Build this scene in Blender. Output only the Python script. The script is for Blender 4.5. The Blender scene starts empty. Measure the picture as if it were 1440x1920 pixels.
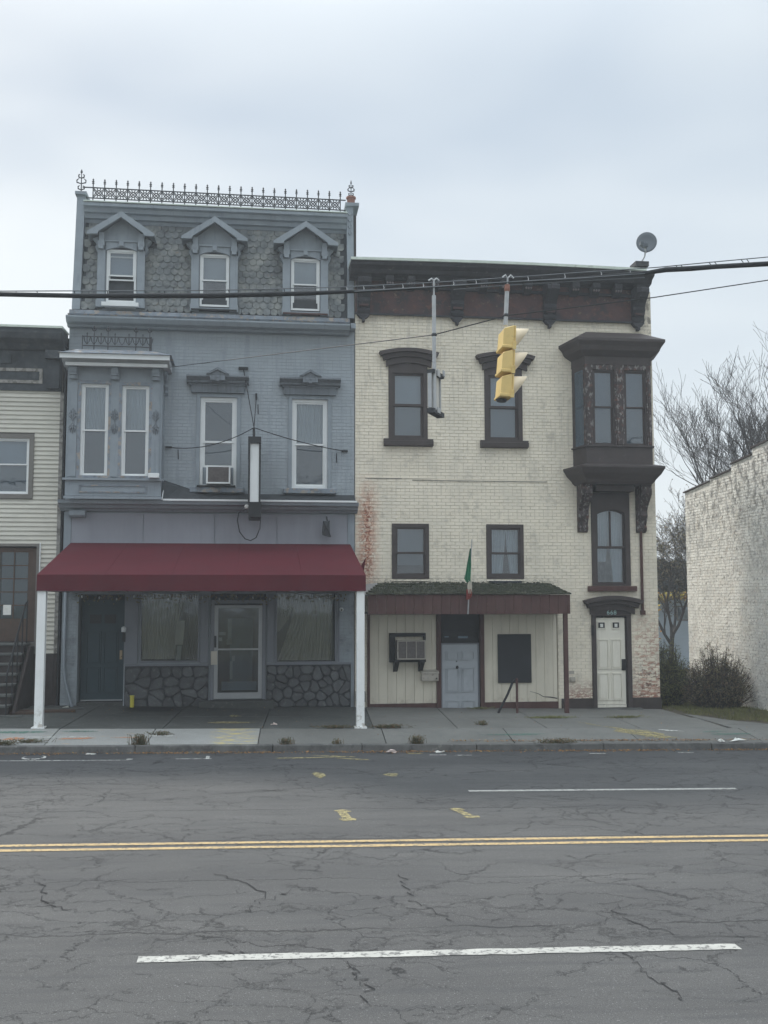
import bpy, math, random
from mathutils import Vector, Matrix, Euler
R = random.Random(7)
rad = math.radians
S = bpy.context.scene
COL = S.collection

# ------------------------------------------------------------------ camera
cd = bpy.data.cameras.new('camera'); cam = bpy.data.objects.new('camera', cd); COL.objects.link(cam)
cam.location = (0, -23.2, 2.7)
cam.rotation_euler = (Matrix.Rotation(rad(-7.1), 3, 'Z') @ Matrix.Rotation(rad(95.0), 3, 'X') @ Matrix.Rotation(rad(-0.09), 3, 'Z')).to_euler()
cd.sensor_fit = 'VERTICAL'; cd.sensor_height = 24; cd.lens = 24 * 1900 / 1920
cd.clip_start = .1; cd.clip_end = 900
S.camera = cam
# ------------------------------------------------------------------ sky and sun
SUN = Vector((-.40, .60, .76)).normalized()
w = bpy.data.worlds.new('World'); S.world = w; w.use_nodes = True
nt = w.node_tree; N = nt.nodes; L = nt.links
for n in list(N): N.remove(n)
sky = N.new('ShaderNodeTexSky'); sky.sky_type = 'NISHITA'; sky.sun_disc = False
sky.sun_elevation = math.asin(SUN.z); sky.sun_rotation = math.atan2(SUN.x, SUN.y)
sky.air_density = 1.5; sky.dust_density = 4
tc = N.new('ShaderNodeTexCoord'); sx = N.new('ShaderNodeSeparateXYZ'); L.new(tc.outputs['Generated'], sx.inputs[0])
mp = N.new('ShaderNodeMapping'); mp.inputs['Scale'].default_value = (1.0, 1.0, 2.6); mp.inputs['Rotation'].default_value = (0, rad(-28), 0)
mp.inputs['Location'].default_value = (.35, .1, .22)
L.new(tc.outputs['Generated'], mp.inputs[0])
nz = N.new('ShaderNodeTexNoise'); nz.inputs['Scale'].default_value = 1.7; nz.inputs['Detail'].default_value = 3; nz.inputs['Roughness'].default_value = .45; nz.inputs['Distortion'].default_value = .3
L.new(mp.outputs[0], nz.inputs['Vector'])
cr = N.new('ShaderNodeValToRGB'); L.new(nz.outputs[0], cr.inputs[0])
cr.color_ramp.elements[0].position = .33; cr.color_ramp.elements[0].color = (3.3, 3.9, 4.6, 1)
cr.color_ramp.elements[1].position = .62; cr.color_ramp.elements[1].color = (5.25, 5.65, 5.9, 1)
hz = N.new('ShaderNodeMapRange'); hz.inputs[1].default_value = .0; hz.inputs[2].default_value = .38; hz.inputs[3].default_value = .85; hz.inputs[4].default_value = 0
L.new(sx.outputs['Z'], hz.inputs[0])
m1 = N.new('ShaderNodeMixRGB'); m1.inputs[2].default_value = (5.8, 6.15, 6.35, 1); L.new(hz.outputs[0], m1.inputs[0]); L.new(cr.outputs[0], m1.inputs[1])
# an overcast sky is brighter towards the zenith
zn = N.new('ShaderNodeMapRange'); zn.interpolation_type = 'SMOOTHSTEP'; zn.inputs[1].default_value = .45; zn.inputs[2].default_value = 1; zn.inputs[3].default_value = 1; zn.inputs[4].default_value = 3.2
L.new(sx.outputs['Z'], zn.inputs[0])
m2 = N.new('ShaderNodeMixRGB'); m2.blend_type = 'MULTIPLY'; m2.inputs[0].default_value = 1; L.new(m1.outputs[0], m2.inputs[1]); L.new(zn.outputs[0], m2.inputs[2])
m3 = N.new('ShaderNodeMixRGB'); m3.inputs[0].default_value = .9; L.new(sky.outputs[0], m3.inputs[1]); L.new(m2.outputs[0], m3.inputs[2])
bg = N.new('ShaderNodeBackground'); bg.inputs[1].default_value = .1; L.new(m3.outputs[0], bg.inputs[0])
wo = N.new('ShaderNodeOutputWorld'); L.new(bg.outputs[0], wo.inputs[0])
sl = bpy.data.lights.new('sun', 'SUN'); sl.energy = 2.0; sl.angle = rad(7); sl.color = (1, .95, .87)
so = bpy.data.objects.new('sun', sl); COL.objects.link(so); so.rotation_euler = SUN.to_track_quat('Z', 'Y').to_euler(); so.location = (-30, 10, 30)
vs = S.view_settings; vs.view_transform = 'Standard'; vs.look = 'None'; vs.exposure = 0.66; vs.gamma = 1; vs.use_curve_mapping = False

# ------------------------------------------------------------------ materials
def mat(name, col, rough=.8, var=.12, vs_=2.5, layers=(), bump=0., bs=60, spec=.3, metal=0., rnd=0., fine=.0):
    """procedural material on world position; layers = shaped stains: (colour, scale, lo, hi, amount, stretch, region)"""
    m = bpy.data.materials.new(name); m.use_nodes = True
    t = m.node_tree; n = t.nodes; l = t.links
    b = n['Principled BSDF']
    g = n.new('ShaderNodeNewGeometry')
    def noise(scale, stretch=(1, 1, 1), det=5, rg=.6, off=0):
        q = n.new('ShaderNodeMapping'); q.inputs['Scale'].default_value = stretch; q.inputs['Location'].default_value = (off, off * .7, off * 1.3)
        l.new(g.outputs['Position'], q.inputs[0])
        z = n.new('ShaderNodeTexNoise'); z.inputs['Scale'].default_value = scale; z.inputs['Detail'].default_value = det; z.inputs['Roughness'].default_value = rg
        l.new(q.outputs[0], z.inputs['Vector']); return z.outputs[0]
    def mr(src, a, c, d=0., e=1.):
        q = n.new('ShaderNodeMapRange'); q.inputs[1].default_value = a; q.inputs[2].default_value = c; q.inputs[3].default_value = d; q.inputs[4].default_value = e
        l.new(src, q.inputs[0]); return q.outputs[0]
    def mul(a, c):
        q = n.new('ShaderNodeMath'); q.operation = 'MULTIPLY'
        l.new(a, q.inputs[0])
        if hasattr(c, 'node'): l.new(c, q.inputs[1])
        else: q.inputs[1].default_value = c
        return q.outputs[0]
    def mix(f, a, c):
        q = n.new('ShaderNodeMixRGB')
        for i, s in ((0, f), (1, a), (2, c)):
            if hasattr(s, 'node'): l.new(s, q.inputs[i])
            else: q.inputs[i].default_value = s if i == 0 else (*s[:3], 1)
        return q.outputs[0]
    k0 = [max(0, c * (1 - var)) for c in col]; k1 = [min(1, c * (1 + var)) for c in col]
    c = mix(mr(noise(vs_), .3, .7), k0, k1)
    if fine:
        c = mix(mr(noise(90, det=2), .35, .65, 0, fine), c, [x * .45 for x in col])
    if rnd:
        oi = n.new('ShaderNodeObjectInfo')
        c = mix(mr(oi.outputs['Random'], 0, 1, 0, rnd), c, [x * .35 for x in col])
    sep = None
    for i, ly in enumerate(layers):
        lc, sc, lo, hi, amt = ly[:5]; st = ly[5] if len(ly) > 5 and ly[5] else (1, 1, 1); rg = ly[6] if len(ly) > 6 else None
        f = mr(noise(sc, st, 6, .65, 3.1 * (i + 1)), lo, hi, 0, amt)
        if rg:
            if sep is None:
                sep = n.new('ShaderNodeSeparateXYZ'); l.new(g.outputs['Position'], sep.inputs[0])
            for ax, (a, z, soft) in rg.items():
                if a is not None: f = mul(f, mr(sep.outputs[ax], a - soft, a + soft))
                if z is not None: f = mul(f, mr(sep.outputs[ax], z + soft, z - soft))
        c = mix(f, c, lc)
    l.new(c, b.inputs['Base Color'])
    b.inputs['Roughness'].default_value = rough; b.inputs['Specular IOR Level'].default_value = spec; b.inputs['Metallic'].default_value = metal
    if bump:
        bp = n.new('ShaderNodeBump'); bp.inputs['Strength'].default_value = min(1, bump); bp.inputs['Distance'].default_value = .01
        l.new(noise(bs, det=4), bp.inputs['Height']); l.new(bp.outputs[0], b.inputs['Normal'])
    return m
def glass(name, tint=(.75, .8, .82), refl=1.7, rough=.02):
    m = bpy.data.materials.new(name); m.use_nodes = True
    t = m.node_tree; n = t.nodes; l = t.links; n.remove(n['Principled BSDF'])
    o = n['Material Output']
    tr = n.new('ShaderNodeBsdfTransparent'); tr.inputs[0].default_value = (*tint, 1)
    gl = n.new('ShaderNodeBsdfGlossy'); gl.inputs['Roughness'].default_value = rough; gl.inputs[0].default_value = (.95, .97, 1, 1)
    fr = n.new('ShaderNodeFresnel'); fr.inputs[0].default_value = 1.5
    mu = n.new('ShaderNodeMath'); mu.operation = 'MULTIPLY'; mu.inputs[1].default_value = refl; mu.use_clamp = True; l.new(fr.outputs[0], mu.inputs[0])
    gg = n.new('ShaderNodeNewGeometry'); zz_ = n.new('ShaderNodeTexNoise'); zz_.inputs['Scale'].default_value = 2.2; l.new(gg.outputs['Position'], zz_.inputs['Vector']); bb_ = n.new('ShaderNodeBump'); bb_.inputs['Strength'].default_value = .5; bb_.inputs['Distance'].default_value = .007; l.new(zz_.outputs[0], bb_.inputs['Height']); l.new(bb_.outputs[0], gl.inputs['Normal'])
    mx = n.new('ShaderNodeMixShader'); l.new(mu.outputs[0], mx.inputs[0]); l.new(tr.outputs[0], mx.inputs[1]); l.new(gl.outputs[0], mx.inputs[2]); l.new(mx.outputs[0], o.inputs[0])
    return m
DIRT = (.06, .06, .06)
STR = (4, 4, .35)
RED = (.25, .075, .045)
blue = (.318, .352, .380); btrim = (.245, .278, .308)
M = {}
M['blue_brick'] = mat('blue_painted_brick', blue, .75, .10, 1.3, [((.14, .17, .2), 1.6, .5, .75, .5, STR), ((.10, .11, .11), 3, .5, .7, .6, None, {2: (None, 5.35, .25)}), ((.30, .31, .30), 14, .66, .72, .4)], bump=.12, bs=45)
M['blue_mortar'] = mat('blue_painted_mortar', tuple(c * .92 for c in blue), .9, .1)
M['blue_trim'] = mat('blue_grey_painted_trim', btrim, .65, .10, 3, [((.33, .31, .28), 22, .66, .72, .5), ((.10, .12, .14), 3, .55, .8, .5, STR)], bump=.15, bs=30)
M['blue_trim_worn'] = mat('worn_blue_trim', (.21, .24, .275), .8, .15, 3, [((.36, .30, .24), 7, .52, .6, .8), (RED, 16, .6, .66, .6), (DIRT, 5, .5, .7, .6)], bump=.3, bs=30)
M['hood_grey'] = mat('grey_hood_paint', (.165, .185, .205), .7, .12, 4, [((.07, .08, .09), 4, .5, .7, .5, STR), ((.28, .28, .27), 18, .62, .7, .5)], bump=.2)
M['rosette'] = mat('dusty_rosette', (.17, .145, .145), .8)
M['blue_panel'] = mat('lilac_grey_panel', (.27, .28, .315), .6, .06, 1, [((.17, .18, .2), 1.2, .45, .8, .4, STR), ((.36, .37, .4), 50, .62, .7, .3)])
M['slate'] = mat('grey_slate', (.155, .17, .175), .75, .25, 6, [((.26, .27, .25), 2.2, .47, .62, .8), ((.30, .19, .12), 9, .64, .7, .5), ((.045, .05, .06), 5, .56, .7, .7)], bump=.5, bs=25, rnd=.42)
M['vinyl_white'] = mat('white_vinyl', (.72, .74, .74), .45, .04, 3, [((.4, .4, .38), 6, .6, .8, .3, STR)])
M['white_paint'] = mat('white_painted_metal', (.78, .79, .78), .5, .04, 3, [((.45, .42, .36), 9, .62, .75, .4, (3, 3, .5)), ((.3, .25, .2), 14, .5, .62, .7, None, {2: (None, .6, .2)})])
M['cornice_white'] = mat('white_cornice_paint', (.44, .46, .48), .6, .1, 3, [((.3, .3, .28), 5, .55, .7, .6)])
M['glass'] = glass('window_glass', (.9, .92, .93))
M['glass_dark'] = glass('shop_glass', (.75, .78, .78), 1.2)
M['blind'] = mat('window_blind', (.29, .36, .43), .9, .05, 1)
M['blind_dark'] = mat('dark_screen', (.078, .108, .14), .9, .06, 1)
M['blind_mid'] = mat('grey_blind', (.135, .18, .22), .9, .06, 1)
M['curtain'] = mat('pale_curtain', (.36, .42, .47), .9, .1, 2)
M['drape'] = mat('beige_drape', (.50, .46, .38), .95, .12, 4)
M['inside'] = mat('dark_room', (.03, .032, .036), .9)
M['black'] = mat('black_metal', (.018, .019, .021), .6)
M['iron'] = mat('weathered_iron', (.05, .053, .058), .7, .2, 8)
cream = (.80, .735, .61)
peel = [((.52, .50, .44), 2.2, .45, .8, .5, (1, 1, .6)), ((.42, .41, .37), 30, .60, .68, .25), ((.25, .24, .21), 2.6, .56, .78, .5, STR, {2: (5.6, None, 1.5)}),
        ((.55, .28, .18), 9, .38, .54, .85, None, {0: (2.28, 2.68, .16), 2: (3.1, 5.2, .5)}), (RED, 22, .49, .54, .95, None, {0: (2.38, 2.62, .1), 2: (3.1, 5.1, .4)}),
        (RED, 9, .46, .50, .95, (1, 1, 2.6), {0: (7.2, 9.6, .1), 2: (None, .62, .3)}), ((.10, .04, .03), 8, .54, .57, .9, (1, 1, 2.4), {0: (8.8, None, .1), 2: (None, 1.2, .35)}),
        ((.40, .19, .13), 10, .5, .56, .7, (1, 1, 2), {0: (8.85, None, .1), 2: (None, 2.2, .5)}), (DIRT, 20, .52, .58, .7, (1, 1, 3), {0: (2.3, 7, .1), 2: (2.95, 3.2, .1)}),
        ((.16, .14, .12), 8, .5, .6, .8, None, {0: (9.25, None, .15), 2: (8.8, None, .4)}), (DIRT, 4, .55, .75, .35)]
M['cream_brick'] = mat('cream_painted_brick', cream, .7, .07, 1.6, peel, bump=.15, bs=45, rnd=.05)
M['cream_mortar'] = mat('cream_painted_mortar', (.66, .605, .50), .9, .12, 5, peel[3:])
M['white_brick'] = mat('peeling_white_brick', (.88, .86, .80), .8, .12, 2, [((.60, .59, .56), 1.5, .50, .62, .6), ((.40, .37, .34), 12, .56, .62, .6)] + [((.62, .55, .46), 3, .5, .7, .5), ((.17, .165, .155), 5, .47, .60, .9, (1, 1.2, .8), {2: (4.2, None, 1.2)}), ((.30, .29, .28), 16, .56, .62, .8), ((.42, .20, .14), 18, .62, .66, .6)], bump=.9, bs=70, rnd=.12)
M['white_mortar'] = mat('grey_mortar', (.66, .64, .59), .95, .2, 9)
M['brown'] = mat('dark_brown_trim', (.060, .049, .047), .6, .12, 4, [((.12, .115, .115), 12, .62, .7, .4)], bump=.1)
M['peeling_brown'] = mat('peeling_brown_paint', (.062, .05, .048), .8, .2, 6, [((.27, .26, .25), 15, .545, .59, .75, (1.2, 1.2, .5)), ((.15, .07, .055), 9, .55, .65, .7)], bump=.8, bs=25)
M['maroon'] = mat('maroon_boards', (.088, .046, .041), .75, .15, 3, [((.06, .03, .03), 4, .5, .7, .6, STR)], bump=.2)
M['frieze'] = mat('weathered_maroon_frieze', (.085, .048, .045), .8, .2, 3, [((.035, .035, .04), 3, .45, .65, .8), ((.20, .15, .10), 9, .6, .68, .7), ((.16, .07, .05), 6, .55, .65, .6)], bump=.4, bs=20)
M['cornice_dark'] = mat('sooty_cornice', (.045, .045, .05), .8, .2, 4, [((.14, .15, .14), 9, .6, .7, .6)], bump=.3)
M['roof_edge'] = mat('pale_green_roof_edge', (.58, .64, .57), .6, .1, 4, [((.25, .26, .22), 6, .55, .7, .5)])
M['cream_board'] = mat('cream_grooved_board', (.68, .63, .52), .7, .05, 1.5, [((.42, .39, .31), 2, .5, .8, .5, (3, 3, .5)), ((.25, .2, .15), 7, .5, .7, .6, None, {2: (None, .45, .12)})], rnd=.08)
M['clapboard'] = mat('ivory_clapboard', (.58, .56, .49), .6, .05, 2, [((.33, .32, .28), 3, .5, .75, .5, (.5, 1, 3))], rnd=.10)
M['taupe'] = mat('taupe_trim', (.17, .16, .145), .7, .08)
M['sooty'] = mat('sooty_cornice_boards', (.06, .068, .075), .85, .3, 4, [((.13, .14, .14), 5, .55, .7, .5), ((.02, .022, .025), 3, .5, .7, .6)])
M['sooty_frame'] = mat('peeling_frame', (.28, .27, .25), .85, .3, 8, [((.1, .09, .08), 10, .5, .6, .7)])
M['wood_brown'] = mat('brown_wood_door', (.075, .05, .038), .65, .2, 5, [((.14, .065, .04), 7, .55, .7, .6, STR)])
M['stucco_brown'] = mat('dark_brown_base', (.055, .045, .042), .9, .2, 6)
M['step_stone'] = mat('bluestone_step', (.10, .105, .10), .85, .25, 4, [((.17, .17, .16), 8, .55, .7, .6)], bump=.4)
M['stone'] = mat('grey_painted_stone', (.125, .13, .135), .8, .2, 5, [((.26, .26, .25), 9, .55, .7, .5), (DIRT, 5, .55, .7, .4)], bump=.6, bs=22, rnd=.6)
M['stone_joint'] = mat('stone_joint', (.06, .062, .065), .95)
M['awning'] = mat('burgundy_awning_canvas', (.080, .0030, .010), .75, .10, 1.2, [((.05, .010, .018), 1.5, .5, .8, .4, (1, 3, 1))], bump=.1, bs=200)
M['teal_door'] = mat('dark_teal_door', (.024, .050, .062), .5, .06)
M['alu'] = mat('dull_aluminium', (.36, .37, .38), .45, .08, 4, metal=.4)
M['grey_trim'] = mat('grey_shop_trim', (.20, .21, .235), .6, .06)
M['grey_door'] = mat('pale_grey_door', (.37, .395, .42), .55, .06, 3, [((.2, .21, .23), 5, .55, .75, .5)])
M['cream_door'] = mat('cream_panel_door', (.72, .69, .60), .55, .05, 2, [((.40, .36, .28), 4, .5, .8, .4, STR)])
M['board_dark'] = mat('charcoal_board', (.032, .034, .038), .8, .1)
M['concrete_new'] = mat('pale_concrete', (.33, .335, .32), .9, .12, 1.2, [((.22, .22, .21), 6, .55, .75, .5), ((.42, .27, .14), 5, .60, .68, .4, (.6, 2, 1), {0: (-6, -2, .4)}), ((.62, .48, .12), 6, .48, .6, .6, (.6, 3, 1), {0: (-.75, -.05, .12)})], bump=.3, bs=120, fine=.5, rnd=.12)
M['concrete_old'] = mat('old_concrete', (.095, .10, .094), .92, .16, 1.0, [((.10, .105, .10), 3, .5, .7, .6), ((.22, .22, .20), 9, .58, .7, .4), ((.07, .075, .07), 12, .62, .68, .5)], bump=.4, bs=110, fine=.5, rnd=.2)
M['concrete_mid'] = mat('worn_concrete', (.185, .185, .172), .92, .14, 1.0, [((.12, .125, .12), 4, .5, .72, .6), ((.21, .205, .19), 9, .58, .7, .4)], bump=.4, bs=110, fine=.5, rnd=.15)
M['kerb'] = mat('kerb_stone', (.125, .123, .118), .9, .2, 5, [((.06, .06, .058), 4, .5, .65, .8), ((.28, .28, .26), 7, .6, .7, .5)], bump=.5, rnd=.3)
M['soil'] = mat('dark_soil', (.06, .052, .038), .95, .3, 4, [((.13, .11, .06), 8, .5, .65, .6)])
M['ground'] = mat('rough_ground', (.085, .085, .05), .95, .3, .6, [((.14, .12, .07), 3, .5, .65, .7)])
M['grass'] = mat('dry_green_grass', (.13, .135, .05), .8, .3, 2, [((.22, .19, .09), 3, .5, .62, .7)])
M['leaf_litter'] = mat('fallen_leaves', (.30, .16, .06), .9, .4, 14, [((.11, .06, .035), 17, .5, .55, .9), ((.42, .28, .09), 11, .58, .62, .8)])
M['weed'] = mat('withered_weed', (.07, .07, .035), .9, .3, 9, [((.14, .085, .045), 15, .5, .55, .8)])
M['bark'] = mat('grey_bark', (.06, .055, .052), .9, .2, 5)
M['twig'] = mat('dark_twigs', (.06, .053, .05), .9, .25, 3)
M['shrub'] = mat('brown_shrub', (.13, .095, .06), .9, .3, 3, [((.09, .10, .04), 1.2, .4, .6, .7)])
M['shrub_leaf'] = mat('shrub_leaves', (.17, .15, .085), .85, .4, 9, [((.17, .10, .06), 7, .5, .6, .8)])
M['shrub_green'] = mat('green_shrub_leaves', (.15, .16, .06), .85, .35, 7, [((.20, .18, .06), 8, .55, .65, .8)])
M['evergreen'] = mat('dark_evergreen', (.035, .042, .032), .9, .3, 5)
M['autumn'] = mat('yellow_autumn_leaves', (.38, .30, .05), .8, .35, 5, [((.40, .14, .04), 3, .5, .6, .8), ((.13, .18, .04), 4, .55, .65, .7)])
M['bg_wall'] = mat('pale_blue_siding', (.36, .42, .47), .8, .08, 1)
M['signal_yellow'] = mat('faded_signal_yellow', (.68, .50, .20), .5, .08, 5, [((.35, .25, .1), 9, .58, .7, .4)])
M['visor'] = mat('faded_backlit_visor', (.82, .69, .50), .6, .05, 5)  # faded plastic; its pale tone also stands in for backlight through it
M['galv'] = mat('galvanised_steel', (.42, .43, .44), .5, .12, 9, metal=.3)
M['cable'] = mat('black_cable', (.022, .024, .027), .7)
M['wire'] = mat('steel_wire', (.12, .13, .14), .5)
M['sign_white'] = mat('white_sign_face', (.68, .70, .70), .5, .04, 2)
M['dish'] = mat('grey_dish', (.085, .10, .115), .5, .05)
M['ac'] = mat('ac_casing', (.55, .55, .52), .5, .08, 4)
M['ac_grille'] = mat('ac_grille', (.14, .125, .12), .7, .2, 20, [((.4, .38, .34), 25, .68, .72, .7)])
M['moss'] = mat('mossy_shingles', (.040, .043, .030), .95, .4, 7, [((.12, .12, .09), 6, .55, .65, .8), ((.025, .035, .015), 11, .5, .6, .7)], bump=1, bs=18)
M['shingle_dark'] = mat('dark_asphalt_shingle', (.045, .05, .055), .9, .2, 6, bump=.4)
M['mailbox'] = mat('beige_mailbox', (.40, .37, .32), .6, .1, 6, [((.12, .08, .06), 10, .58, .65, .7)])
M['flag_green'] = mat('flag_green', (.03, .17, .09), .9, .2, 8); M['flag_white'] = mat('flag_white', (.6, .56, .48), .9); M['flag_red'] = mat('flag_red', (.24, .05, .04), .9)
M['road_white'] = mat('white_road_paint', (.38, .38, .355), .8, .12, 5, [((.10, .10, .10), 22, .53, .60, .8), ((.10, .10, .10), 5, .62, .66, .8)], bump=.3)
M['road_yellow'] = mat('yellow_road_paint', (.42, .31, .16), .8, .12, 5, [((.12, .12, .11), 24, .50, .60, .75)], bump=.3)
M['paper'] = mat('white_paper', (.7, .7, .66), .9, .1, 20)
M['yellow_pipe'] = mat('yellow_plastic', (.62, .55, .08), .5)
M['terracotta'] = mat('terracotta', (.26, .13, .10), .8, .15, 9)
M['teal_print'] = mat('pale_teal_print', (.35, .50, .48), .7)
M['lamp_red'] = mat('red_lens', (.20, .02, .02), .3); M['lamp_amber'] = mat('amber_lens', (.35, .18, .02), .3); M['lamp_green'] = mat('green_lens', (.02, .18, .12), .3)
M['brass'] = mat('worn_brass', (.35, .27, .18), .4, .1, metal=.6)
M['pink_litter'] = mat('crumpled_paper', (.62, .52, .48), .9, .15, 25)
M['interior_card'] = mat('room_items', (.40, .42, .40), .8, .1, 6)
def spray(name, col):
    """sprayed utility paint: broken up, road shows through"""
    m = bpy.data.materials.new(name); m.use_nodes = True; t = m.node_tree; n = t.nodes; l = t.links; b = n['Principled BSDF']; b.inputs['Base Color'].default_value = (*col, 1); b.inputs['Roughness'].default_value = .85
    g = n.new('ShaderNodeNewGeometry'); z = n.new('ShaderNodeTexNoise'); z.inputs['Scale'].default_value = 13; z.inputs['Detail'].default_value = 7; z.inputs['Roughness'].default_value = .75
    l.new(g.outputs['Position'], z.inputs['Vector']); r = n.new('ShaderNodeMapRange'); r.inputs[1].default_value = .44; r.inputs[2].default_value = .60; r.inputs[4].default_value = .75; r.inputs[1].default_value = .36; r.inputs[2].default_value = .54; l.new(z.outputs[0], r.inputs[0]); l.new(r.outputs[0], b.inputs['Alpha'])
    return m
M['spray_yellow'] = spray('sprayed_yellow', (.36, .31, .15)); M['spray_green'] = spray('sprayed_green', (.09, .20, .155)); M['spray_white'] = spray('sprayed_white', (.66, .66, .62)); M['spray_orange'] = spray('sprayed_orange', (.55, .25, .12))

def asphalt():
    m = bpy.data.materials.new('worn_asphalt'); m.use_nodes = True; t = m.node_tree; n = t.nodes; l = t.links; b = n['Principled BSDF']
    g = n.new('ShaderNodeNewGeometry'); sp = n.new('ShaderNodeSeparateXYZ'); l.new(g.outputs['Position'], sp.inputs[0])
    def mth(op, a, c=None):
        q = n.new('ShaderNodeMath'); q.operation = op
        for i, s in enumerate((a, c)):
            if s is None: continue
            if hasattr(s, 'node'): l.new(s, q.inputs[i])
            else: q.inputs[i].default_value = s
        return q.outputs[0]
    def noise(sc, st=(1, 1, 1), det=5, rg=.6, off=0, out=0):
        q = n.new('ShaderNodeMapping'); q.inputs['Scale'].default_value = st; q.inputs['Location'].default_value = (off, off, 0); l.new(g.outputs['Position'], q.inputs[0])
        z = n.new('ShaderNodeTexNoise'); z.inputs['Scale'].default_value = sc; z.inputs['Detail'].default_value = det; z.inputs['Roughness'].default_value = rg; l.new(q.outputs[0], z.inputs['Vector']); return z.outputs[out]
    def mr(s, a, c, d=0., e=1.):
        q = n.new('ShaderNodeMapRange'); q.inputs[1].default_value = a; q.inputs[2].default_value = c; q.inputs[3].default_value = d; q.inputs[4].default_value = e; l.new(s, q.inputs[0]); return q.outputs[0]
    def mix(f, a, c):
        q = n.new('ShaderNodeMixRGB')
        for i, s in ((0, f), (1, a), (2, c)):
            if hasattr(s, 'node'): l.new(s, q.inputs[i])
            else: q.inputs[i].default_value = s if i == 0 else (*s[:3], 1)
        return q.outputs[0]
    c = mix(mr(noise(.7, (.35, 1.6, 1)), .3, .7), (.080, .0795, .079), (.126, .125, .122))
    c = mix(mr(noise(150, det=3, rg=.8), .40, .62, 0, .75), c, (.030, .031, .033))           # dark binder between the stones
    c = mix(mr(noise(75, det=2, rg=.6, off=5), .63, .72, 0, .8), c, (.24, .24, .24))           # pale aggregate
    c = mix(mr(noise(.35, (.6, 1, 1), off=20), .46, .54, 0, .28), c, (.052, .053, .055)); c = mix(mr(noise(1.3, (1, 1, 1), off=30, det=8), .66, .72, 0, .45), c, (.040, .040, .041))
    c = mix(mr(noise(3, (.25, 2.2, 1), off=9), .5, .68, 0, .5), c, (.050, .052, .055))          # dark streaks along the lanes
    # building's shade along the kerb put into the colour; then newer asphalt at left
    f = mr(mth('ADD', sp.outputs[1], mth('MULTIPLY', noise(.5, (1, .2, 1), off=2), 1.2)), -5.75, -5.55)
    c = mix(mth('MULTIPLY', f, .42), c, (.05, .051, .054))
    f = mth('MULTIPLY', mr(mth('ADD', sp.outputs[1], mth('MULTIPLY', noise(2, off=4), .15)), -5.42, -5.38), mr(mth('ADD', sp.outputs[0], mth('MULTIPLY', noise(3, off=7), .5)), -1.6, -1.9))
    c = mix(mth('MULTIPLY', f, .65), c, (.035, .036, .038))
    # cracks
    wv = n.new('ShaderNodeMixRGB'); wv.blend_type = 'ADD'; wv.inputs[0].default_value = .8; l.new(g.outputs['Position'], wv.inputs[1]); l.new(noise(2.2, det=9, rg=.72, out=1), wv.inputs[2])
    crack = None
    for sc, wd, nlo, nhi, off in ((.7, .006, .52, .57, 1), (2.4, .014, .50, .56, 6), (1.3, .009, .50, .56, 17)):
        mpp = n.new('ShaderNodeMapping'); mpp.inputs['Scale'].default_value = (.75, 1.25, 0); l.new(wv.outputs[0], mpp.inputs[0])
        v = n.new('ShaderNodeTexVoronoi'); v.feature = 'DISTANCE_TO_EDGE'; v.inputs['Scale'].default_value = sc; l.new(mpp.outputs[0], v.inputs['Vector'])
        k = mth('MULTIPLY', mr(v.outputs['Distance'], 0, wd, 1, 0), mr(noise(.6, (.5, 1, 1), off=off), nlo, nhi))
        crack = k if crack is None else mth('MAXIMUM', crack, k)
    zone = mth('MULTIPLY', mr(sp.outputs[1], -15.4, -14.6), mr(sp.outputs[1], -12.3, -12.9)); zc_ = mth('MULTIPLY', mth('MULTIPLY', zone, mr(noise(.5, (.5, 1, 1), off=15), .42, .5)), .9)
    mpp = n.new('ShaderNodeMapping'); mpp.inputs['Scale'].default_value = (.6, 1.2, 0); l.new(wv.outputs[0], mpp.inputs[0]); v = n.new('ShaderNodeTexVoronoi'); v.feature = 'DISTANCE_TO_EDGE'; v.inputs['Scale'].default_value = 1.6; l.new(mpp.outputs[0], v.inputs['Vector'])
    crack = mth('MAXIMUM', crack, mth('MULTIPLY', mr(v.outputs['Distance'], 0, .011, 1, 0), zc_))
    for y0, wd, amp in ((-14.62, .028, .5), (-11.42, .02, .25), (-9.75, .012, .5), (-13.1, .010, .6)):   # long seams between the lanes
        d = mth('ABSOLUTE', mth('ADD', mth('SUBTRACT', sp.outputs[1], y0 - amp * .5), mth('MULTIPLY', noise(1.1, (1, .3, 1), det=8, rg=.72, off=y0), -amp)))
        crack = mth('MAXIMUM', crack, mth('MULTIPLY', mr(d, 0, wd, 1, 0), mr(noise(.9, (1, .1, 1), off=y0 + 3), .36, .5)))
    c = mix(mth('MULTIPLY', crack, .85), c, (.018, .018, .019))
    l.new(c, b.inputs['Base Color']); b.inputs['Roughness'].default_value = .82; b.inputs['Specular IOR Level'].default_value = .3
    hgt = mth('SUBTRACT', noise(110, det=3, rg=.7), mth('MULTIPLY', crack, 1.5))
    bp = n.new('ShaderNodeBump'); bp.inputs['Strength'].default_value = .6; bp.inputs['Distance'].default_value = .012; l.new(hgt, bp.inputs['Height']); l.new(bp.outputs[0], b.inputs['Normal'])
    return m
M['asphalt'] = asphalt()

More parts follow.
